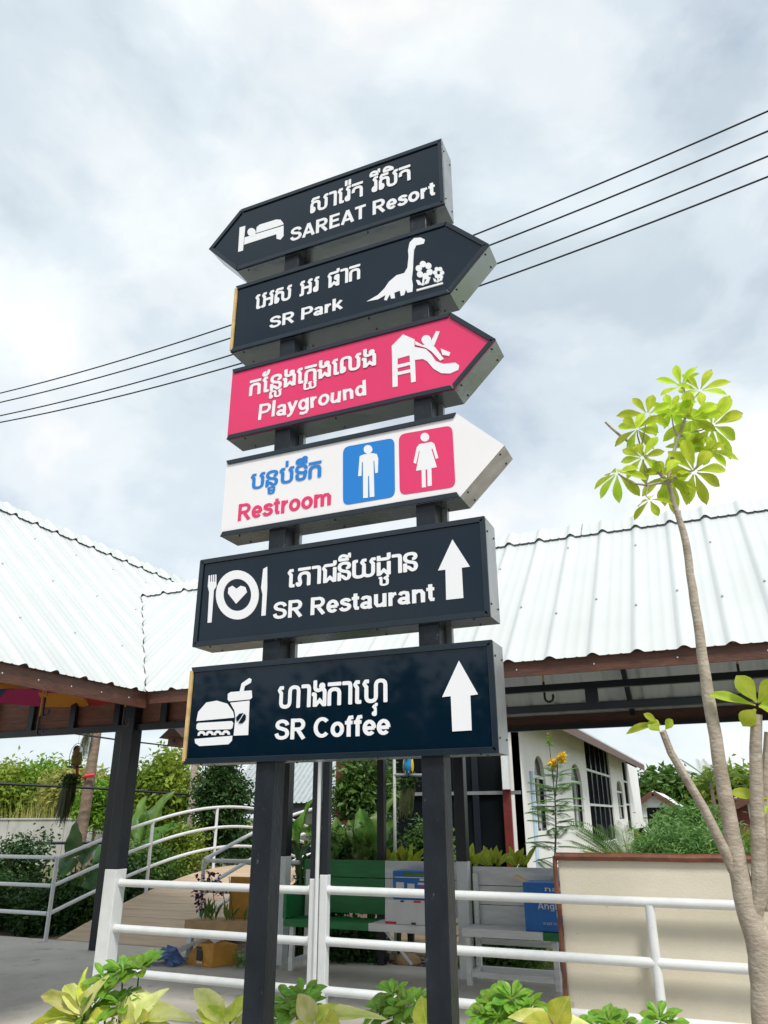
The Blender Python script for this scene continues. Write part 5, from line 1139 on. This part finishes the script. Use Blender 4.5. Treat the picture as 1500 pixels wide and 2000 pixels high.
# palms
PF = frond_mesh(M['leaf_mid'], 26, .30, .16, 'palm_frond'); PFD = frond_mesh(M['moss'], 22, .26, .2, 'palm_frond'); PFY = frond_mesh(M['leaf_bush'], 26, .30, .16, 'palm_frond')
def palm(name, label, base, top, n, L, me, trunk_r, droop=0.1, group=None, bark='bark_dark'):
    P = thing(name, label, 'palm', base, group); b = Vector(base); t = Vector(top)
    MB().tube([b, b.lerp(t, .5), t], [trunk_r, trunk_r*.85, trunk_r*.7], 8).build('trunk', M[bark], P, smooth=True); r = random.Random(n+int(L*10))
    for i in range(n):
        a = 6.283*i/n+r.uniform(-.2,.2); el = r.uniform(-droop, 1.3); d = Vector((math.cos(a), math.sin(a), el)).normalized(); part_inst('frond', me, P, leaf_mw(t, t+d*L*r.uniform(.8, 1.1), L*.85, (0,0,1)))
    return P
c = onY(1225, 1640, 13.0); palm('areca_palm', 'clump palm with arching green fronds at the foot of the hall wall', (c.x, 13.0, -.05), (c.x, 13.0, .75), 20, 1.05, PF, .05, -.5)
c = onY(1262, 1640, 12.4); palm('areca_palm', 'yellowing clump palm right of the hall windows', (c.x, 12.4, -.05), (c.x, 12.4, .7), 16, .95, PFY, .05, -.5)
GPM = 'distant palms'
for x, y, Y, lab in ((1388, 1528, 50, 'distant palm left of the slim trunk'), (1497, 1535, 52, 'distant palm at the right edge')):
    c = onY(x, y, Y); palm('distant_palm', lab, (c.x, Y, -.1), (c.x, Y, c.z), 15, 1.9, PF, .14, .35, GPM)
# leaning palm trunk on the left, crown above the eave
LP = thing('leaning_palm', 'leaning palm trunk tied with red tape, seen under the pavilion roof', 'palm', tuple(onY(148, 1740, 13)*1.0))
tr = [onY(x, y, 13) for x, y in ((148,1745),(156,1640),(168,1570),(178,1500),(189,1430),(205,1330),(222,1220))]
ROOT[LP.name] = Vector((tr[0].x, 13, -.05)); LP.location = ROOT[LP.name]
MB().tube([Vector((tr[0].x, 13, -.05))]+tr, [.15,.14,.125,.115,.11,.10,.095,.09], 10).build('trunk', M['bark_dark'], LP, smooth=True)
p = onY(174, 1517, 12.9); MB().tube([p+Vector((-.14,0,-.02)), p+Vector((0,-.1,.01)), p+Vector((.14,0,.03))], .035, 6).build('red_tape', M['red_print'], LP)
for i in range(7):
    b0 = onY(178, 1415, 12.9); d = Vector((-.25+.05*i, -.1, -.75)); part_inst('dead_frond', PFD, LP, leaf_mw(b0, b0+d*(.75+.05*(i % 3)), .5, (0,-1,.2)))
for i in range(10):
    a = 6.28*i/10; d = Vector((math.cos(a), math.sin(a), .35)).normalized(); part_inst('frond', PF, LP, leaf_mw(tr[-1], tr[-1]+d*1.1, 1.0, (0,0,1)))
c = onY(372, 1600, 15); MB().tube([(c.x, 15, -.05), (c.x+.02, 15, 1.4), (c.x-.03, 15, 3.3)], [.09,.08,.07], 8).build('x', M['bark'], None, smooth=True).name = 'bare_trunk'
o = bpy.data.objects['bare_trunk']; tag(o, 'bare straight pale trunk left of the dark columnar tree', 'tree trunk')

# ------------------------------------------------------------------ hanging parrots
def parrot(label, P, body_c, wing_c, tail_c, face=1):
    T = thing('parrot_figure', label, 'parrot figure', tuple(P), 'parrot figures'); x, y, z = P
    mb = MB(); n = 10   # one continuous body: head, breast and belly as a lathe with forward lean
    prof = [(0.0, .235), (.028, .228), (.042, .205), (.044, .185), (.040, .165), (.052, .135), (.062, .095), (.060, .055), (.045, .02), (.028, -.01), (.018, -.05)]
    for i, (r_, h) in enumerate(prof):
        for j in range(n):
            a = 6.283*j/n; mb.v.append((x+r_*math.cos(a)+face*.03*max(0, h-.12)*3, y+r_*math.sin(a)*.9-.02*(h > .16), z+h))
    for i in range(len(prof)-1):
        for j in range(n): mb.f.append((i*n+j, i*n+(j+1) % n, (i+1)*n+(j+1) % n, (i+1)*n+j))
    mb.build('body', body_c, T, smooth=True)
    hx = x+face*.02
    MB().tube([(hx, y-.045, z+.205), (hx, y-.075, z+.195), (hx, y-.078, z+.165)], [.016, .012, .002], 7).build('beak', M['handle_black'], T, smooth=True)
    for s in (-1, 1):
        MB().ball((hx+s*.034, y-.035, z+.208), .007, 6, 5).build('eye', M['box_white'], T, smooth=True)
        w = MB().ball((x+s*.055, y+.012, z+.075), (.016, .035, .085), 8, 7); w.build('wing', wing_c, T, smooth=True)
        MB().tube([(x+s*.022, y-.03, z+.01), (x+s*.022, y-.042, z-.012)], .008, 5).build('foot', M['handle_black'], T)
    MB().tube([(x, y+.02, z+.02), (x-.005, y+.06, z-.10), (x-.01, y+.08, z-.22)], [.028, .018, .005], 7).build('tail', tail_c, T, smooth=True)
    return T
M['par_green'] = mat('parrot_green', (.05,.10,.015), .5, col2=(.30,.10,.01), vscale=14); M['par_yel'] = mat('parrot_yellow', (.16,.16,.01), .5); M['par_red'] = mat('parrot_red', (.35,.05,.01), .5); M['par_blue'] = mat('parrot_blue', (.02,.22,.45), .5)
P1 = onY(147, 1494, 7.6); parrot('green and orange parrot figure on a ring perch under the pavilion roof', P1, M['par_green'], M['par_yel'], M['par_red'])
RG = thing('ring_perch', 'thin wire ring perch holding the green parrot figure', 'perch', (P1.x, 7.6, P1.z-.03))
MB().tube([(P1.x+.115*math.cos(a), 7.6, P1.z+.10+.16*math.sin(a)) for a in [math.radians(-40+260*i/24) for i in range(25)]], .0035, 5).build('ring', M['wire'], RG)
MB().tube([(P1.x-.125, 7.6, P1.z-.02), (P1.x+.125, 7.6, P1.z-.03)], .011, 7).build('perch_bar', M['wire'], RG)
MB().tube([(P1.x, 7.6, P1.z+.26), (P1.x, 7.6, 3.2)], .002, 4).build('hanging_wire', M['wire'], RG)
def moss(label, C, rx, rz, rs):
    g = random.Random(rs); o = MB()
    for i in range(420):
        a = g.uniform(0, 6.28); q = rx*math.sqrt(g.random()); x0 = C.x+q*math.cos(a); y0 = C.y+q*math.sin(a)*.8; z0 = C.z+g.uniform(-.05, .08); l = rz*g.uniform(.35, 1.0); dx = g.uniform(-.06, .03)-.08*l
        o.add([(x0, y0, z0), (x0+.009, y0, z0), (x0+dx*.5+.007+g.uniform(-.02,.02), y0, z0-l*.5), (x0+dx*.5+g.uniform(-.02,.02), y0, z0-l*.5), (x0+dx, y0, z0-l)], [(0,1,2,3), (3,2,4)])
    T = thing('hanging_moss', label, 'hanging plant', tuple(C), 'hanging moss tufts')
    o.build('strands', M['moss'], T, fixn=False)['kind'] = 'stuff'; leaf_cloud(rs, (C.x, C.y, C.z+.03), (rx*1.15, rx, .08), 40, 12, .06, .03, elong=3).build('tuft', M['leaf_dark'], T, fixn=False)['kind'] = 'stuff'
    return T
moss('long grey-green moss tuft hanging below the green parrot figure', onY(136, 1530, 7.62), .085, .52, 3)
P2 = onY(797, 1508, 9.4); parrot('blue and yellow parrot figure perched on the metal stand', P2, M['par_blue'], M['flower_yellow'], M['par_red'])
moss('short moss tuft hanging on the metal stand beside the blue parrot', onY(798, 1528, 9.45), .07, .42, 4)
ST = thing('metal_stand', 'light metal pipe stand carrying the blue parrot figure', 'stand', (P2.x, 9.42, 0))
a = onY(771, 1600, 9.42); c = onY(829, 1600, 9.42)
for q in (a, c): MB().tube([(q.x, 9.42, -.05), (q.x, 9.42, 2.6)], .02, 8).build('upright', M['white_paint'], ST, smooth=True)
MB().tube([(a.x, 9.42, P2.z-.03), (c.x+.25, 9.42, P2.z-.05)], .02, 8).build('crossbar', M['side_metal'], ST, smooth=True)
MB().tube([(a.x, 9.42, 2.55), (c.x+.25, 9.42, 2.55)], .02, 8).build('crossbar', M['side_metal'], ST, smooth=True)
# birdhouse under the pavilion beam
C = onY(347, 1436, 9.6); BH = thing('birdhouse', 'small brown wooden birdhouse hanging near the walkway corner', 'birdhouse', (C.x, 9.6, C.z))
MB().box(C.x-.09, C.x+.13, 9.5, 9.7, C.z-.16, C.z-.02).build('box', M['brown_board'], BH)
MB().prism([(C.x-.20, C.z-.05), (C.x+.22, C.z-.05), (C.x+.02, C.z+.12)], lambda u, v, d: (u, d, v), 9.42, 9.78).build('roof', M['brown_fascia'], BH)
MB().tube([(C.x+.02, 9.495, C.z-.09), (C.x+.02, 9.485, C.z-.09)], .025, 9).build('entrance', M['dark_print'], BH)
MB().tube([(C.x+.02, 9.6, C.z+.1), (C.x+.02, 9.6, C.z+.8)], .003, 4).build('hanging_wire', M['wire'], BH)

# ------------------------------------------------------------------ umbrellas hung under the roofs
UC = {'blue': (.01,.09,.22), 'red': (.38,.02,.03), 'pink': (.42,.02,.13), 'orange': (.55,.22,.02), 'green': (.05,.22,.04), 'violet': (.12,.03,.25)}
for k_ in UC: M['umb_'+k_] = mat('umbrella_'+k_, UC[k_], .6, trans=.25)
def umbrella(label, x, y, z_handle, shaft, cols, R=.50, tilt=0.0):
    U = thing('hanging_umbrella', label, 'umbrella', (x, y, z_handle), 'open umbrellas hung under the roofs'); zt = z_handle+shaft; n = 8
    for k in range(n):
        a0, a1 = 6.283*k/n, 6.283*(k+1)/n; mb = MB(); rows = 5
        for i in range(rows+1):
            q = i/rows; h = zt-.30*R/.5*q*q*.8
            for a in (a0, (a0+a1)/2, a1): rr = R*q*(1 if a != (a0+a1)/2 else .95); mb.v.append((x+rr*math.cos(a), y+rr*math.sin(a), h))
        for i in range(rows):
            for j in range(2): b_ = i*3+j; mb.f.append((b_, b_+1, b_+4, b_+3))
        cp = mb.build('canopy_panel', M['umb_'+cols[k % len(cols)]], U, smooth=True)
        MB().tube([(x, y, zt-.01), (x+R*.55*math.cos(a0), y+R*.55*math.sin(a0), zt-.01-.075*R/.5), (x+R*math.cos(a0), y+R*math.sin(a0), zt-.245*R/.5)], .003, 4).build('rib', M['wire'], U)
    MB().tube([(x, y, z_handle+.10), (x, y, zt+.06)], .007, 7).build('shaft', M['yellow_rope'], U, smooth=True)
    MB().tube([(x, y, z_handle+.16), (x, y, z_handle+.05)]+[(x+.035-.035*math.cos(a), y, z_handle+.03-.035*math.sin(a)) for a in [math.radians(180*i/8) for i in range(9)]]+[(x+.07, y, z_handle+.055)], .010, 8).build('handle', M['handle_black'], U, smooth=True)
    return U
c = onY(1064, 1363, 6.4); umbrella('umbrella whose black hooked handle hangs right of the lowest sign box', c.x, 6.4, c.z-.03, .75, ('green', 'orange'))
c = onY(1446, 1330, 6.4); umbrella('umbrella whose handle hangs right of the slim tree trunk', c.x, 6.4, c.z-.03, .78, ('red', 'blue'))
c = onY(72, 1430, 5.3); umbrella('umbrella with clear hooked handle under the left end of the pavilion', c.x, 5.3, c.z-.02, .62, ('blue', 'red', 'orange', 'pink'), .62)
c = onY(244, 1412, 5.5); umbrella('folded umbrella hanging beside the corner post of the pavilion', c.x-.02, 5.5, c.z-.02, .22, ('violet', 'red'), .04)
c = onY(-60, 1420, 5.1); umbrella('blue umbrella at the extreme left under the pavilion roof', c.x, 5.1, c.z, .62, ('blue', 'orange', 'green'), .62)
c = onY(150, 1420, 5.2); umbrella('red and pink umbrella between the clear handle and the corner post', c.x-.32, 5.1, c.z+.10, .46, ('red', 'pink'), .42)

# ------------------------------------------------------------------ cables
def cable(name, label, pts, r, group): 
    o = MB().tube(pts, r, 6).build(name, M['wire'], smooth=True); return tag(o, label, 'cable', group)
GW = 'overhead power lines'
for i, (yr, yl, ym, lab) in enumerate(((217, 768, 605, 'topmost of the four overhead power lines'), (256, 786, 632, 'second overhead power line from the top'), (305, 812, 667, 'third overhead power line from the top'), (345, 825, 689, 'lowest of the four overhead power lines'))):
    zz = 8.2-.25*i; A = onZ(1500, yr, zz); B = onZ(0, yl, zz); d = B-A
    mid = A.lerp(B, .5); pts = []
    for k in range(-10, 31):
        t = k/20; q = A+d*t; pts.append(q+Vector((0, 0, -.30*(1-(2*t-1)**2)*(1 if 0 <= t <= 1 else 1)+.0)))
    cable('power_line', lab, pts, .010, GW)
GP = 'black service pipes strung across the garden'
cable('service_pipe', 'upper black pipe under the pavilion roof edge with looped ties', [onY(140, 1432, 9.0), onY(230, 1445, 10.5), onY(385, 1463, 13.0)], .014, GP)
cable('service_pipe', 'long black pipe crossing before the wild bushes', [onY(-30, 1529, 11), onY(210, 1541, 13.0), onY(400, 1554, 15.5)], .028, GP)
cable('service_pipe', 'short black pipe crossing before the concrete boundary wall', [onY(60, 1647, 11), onY(215, 1646, 12.4)], .028, GP)
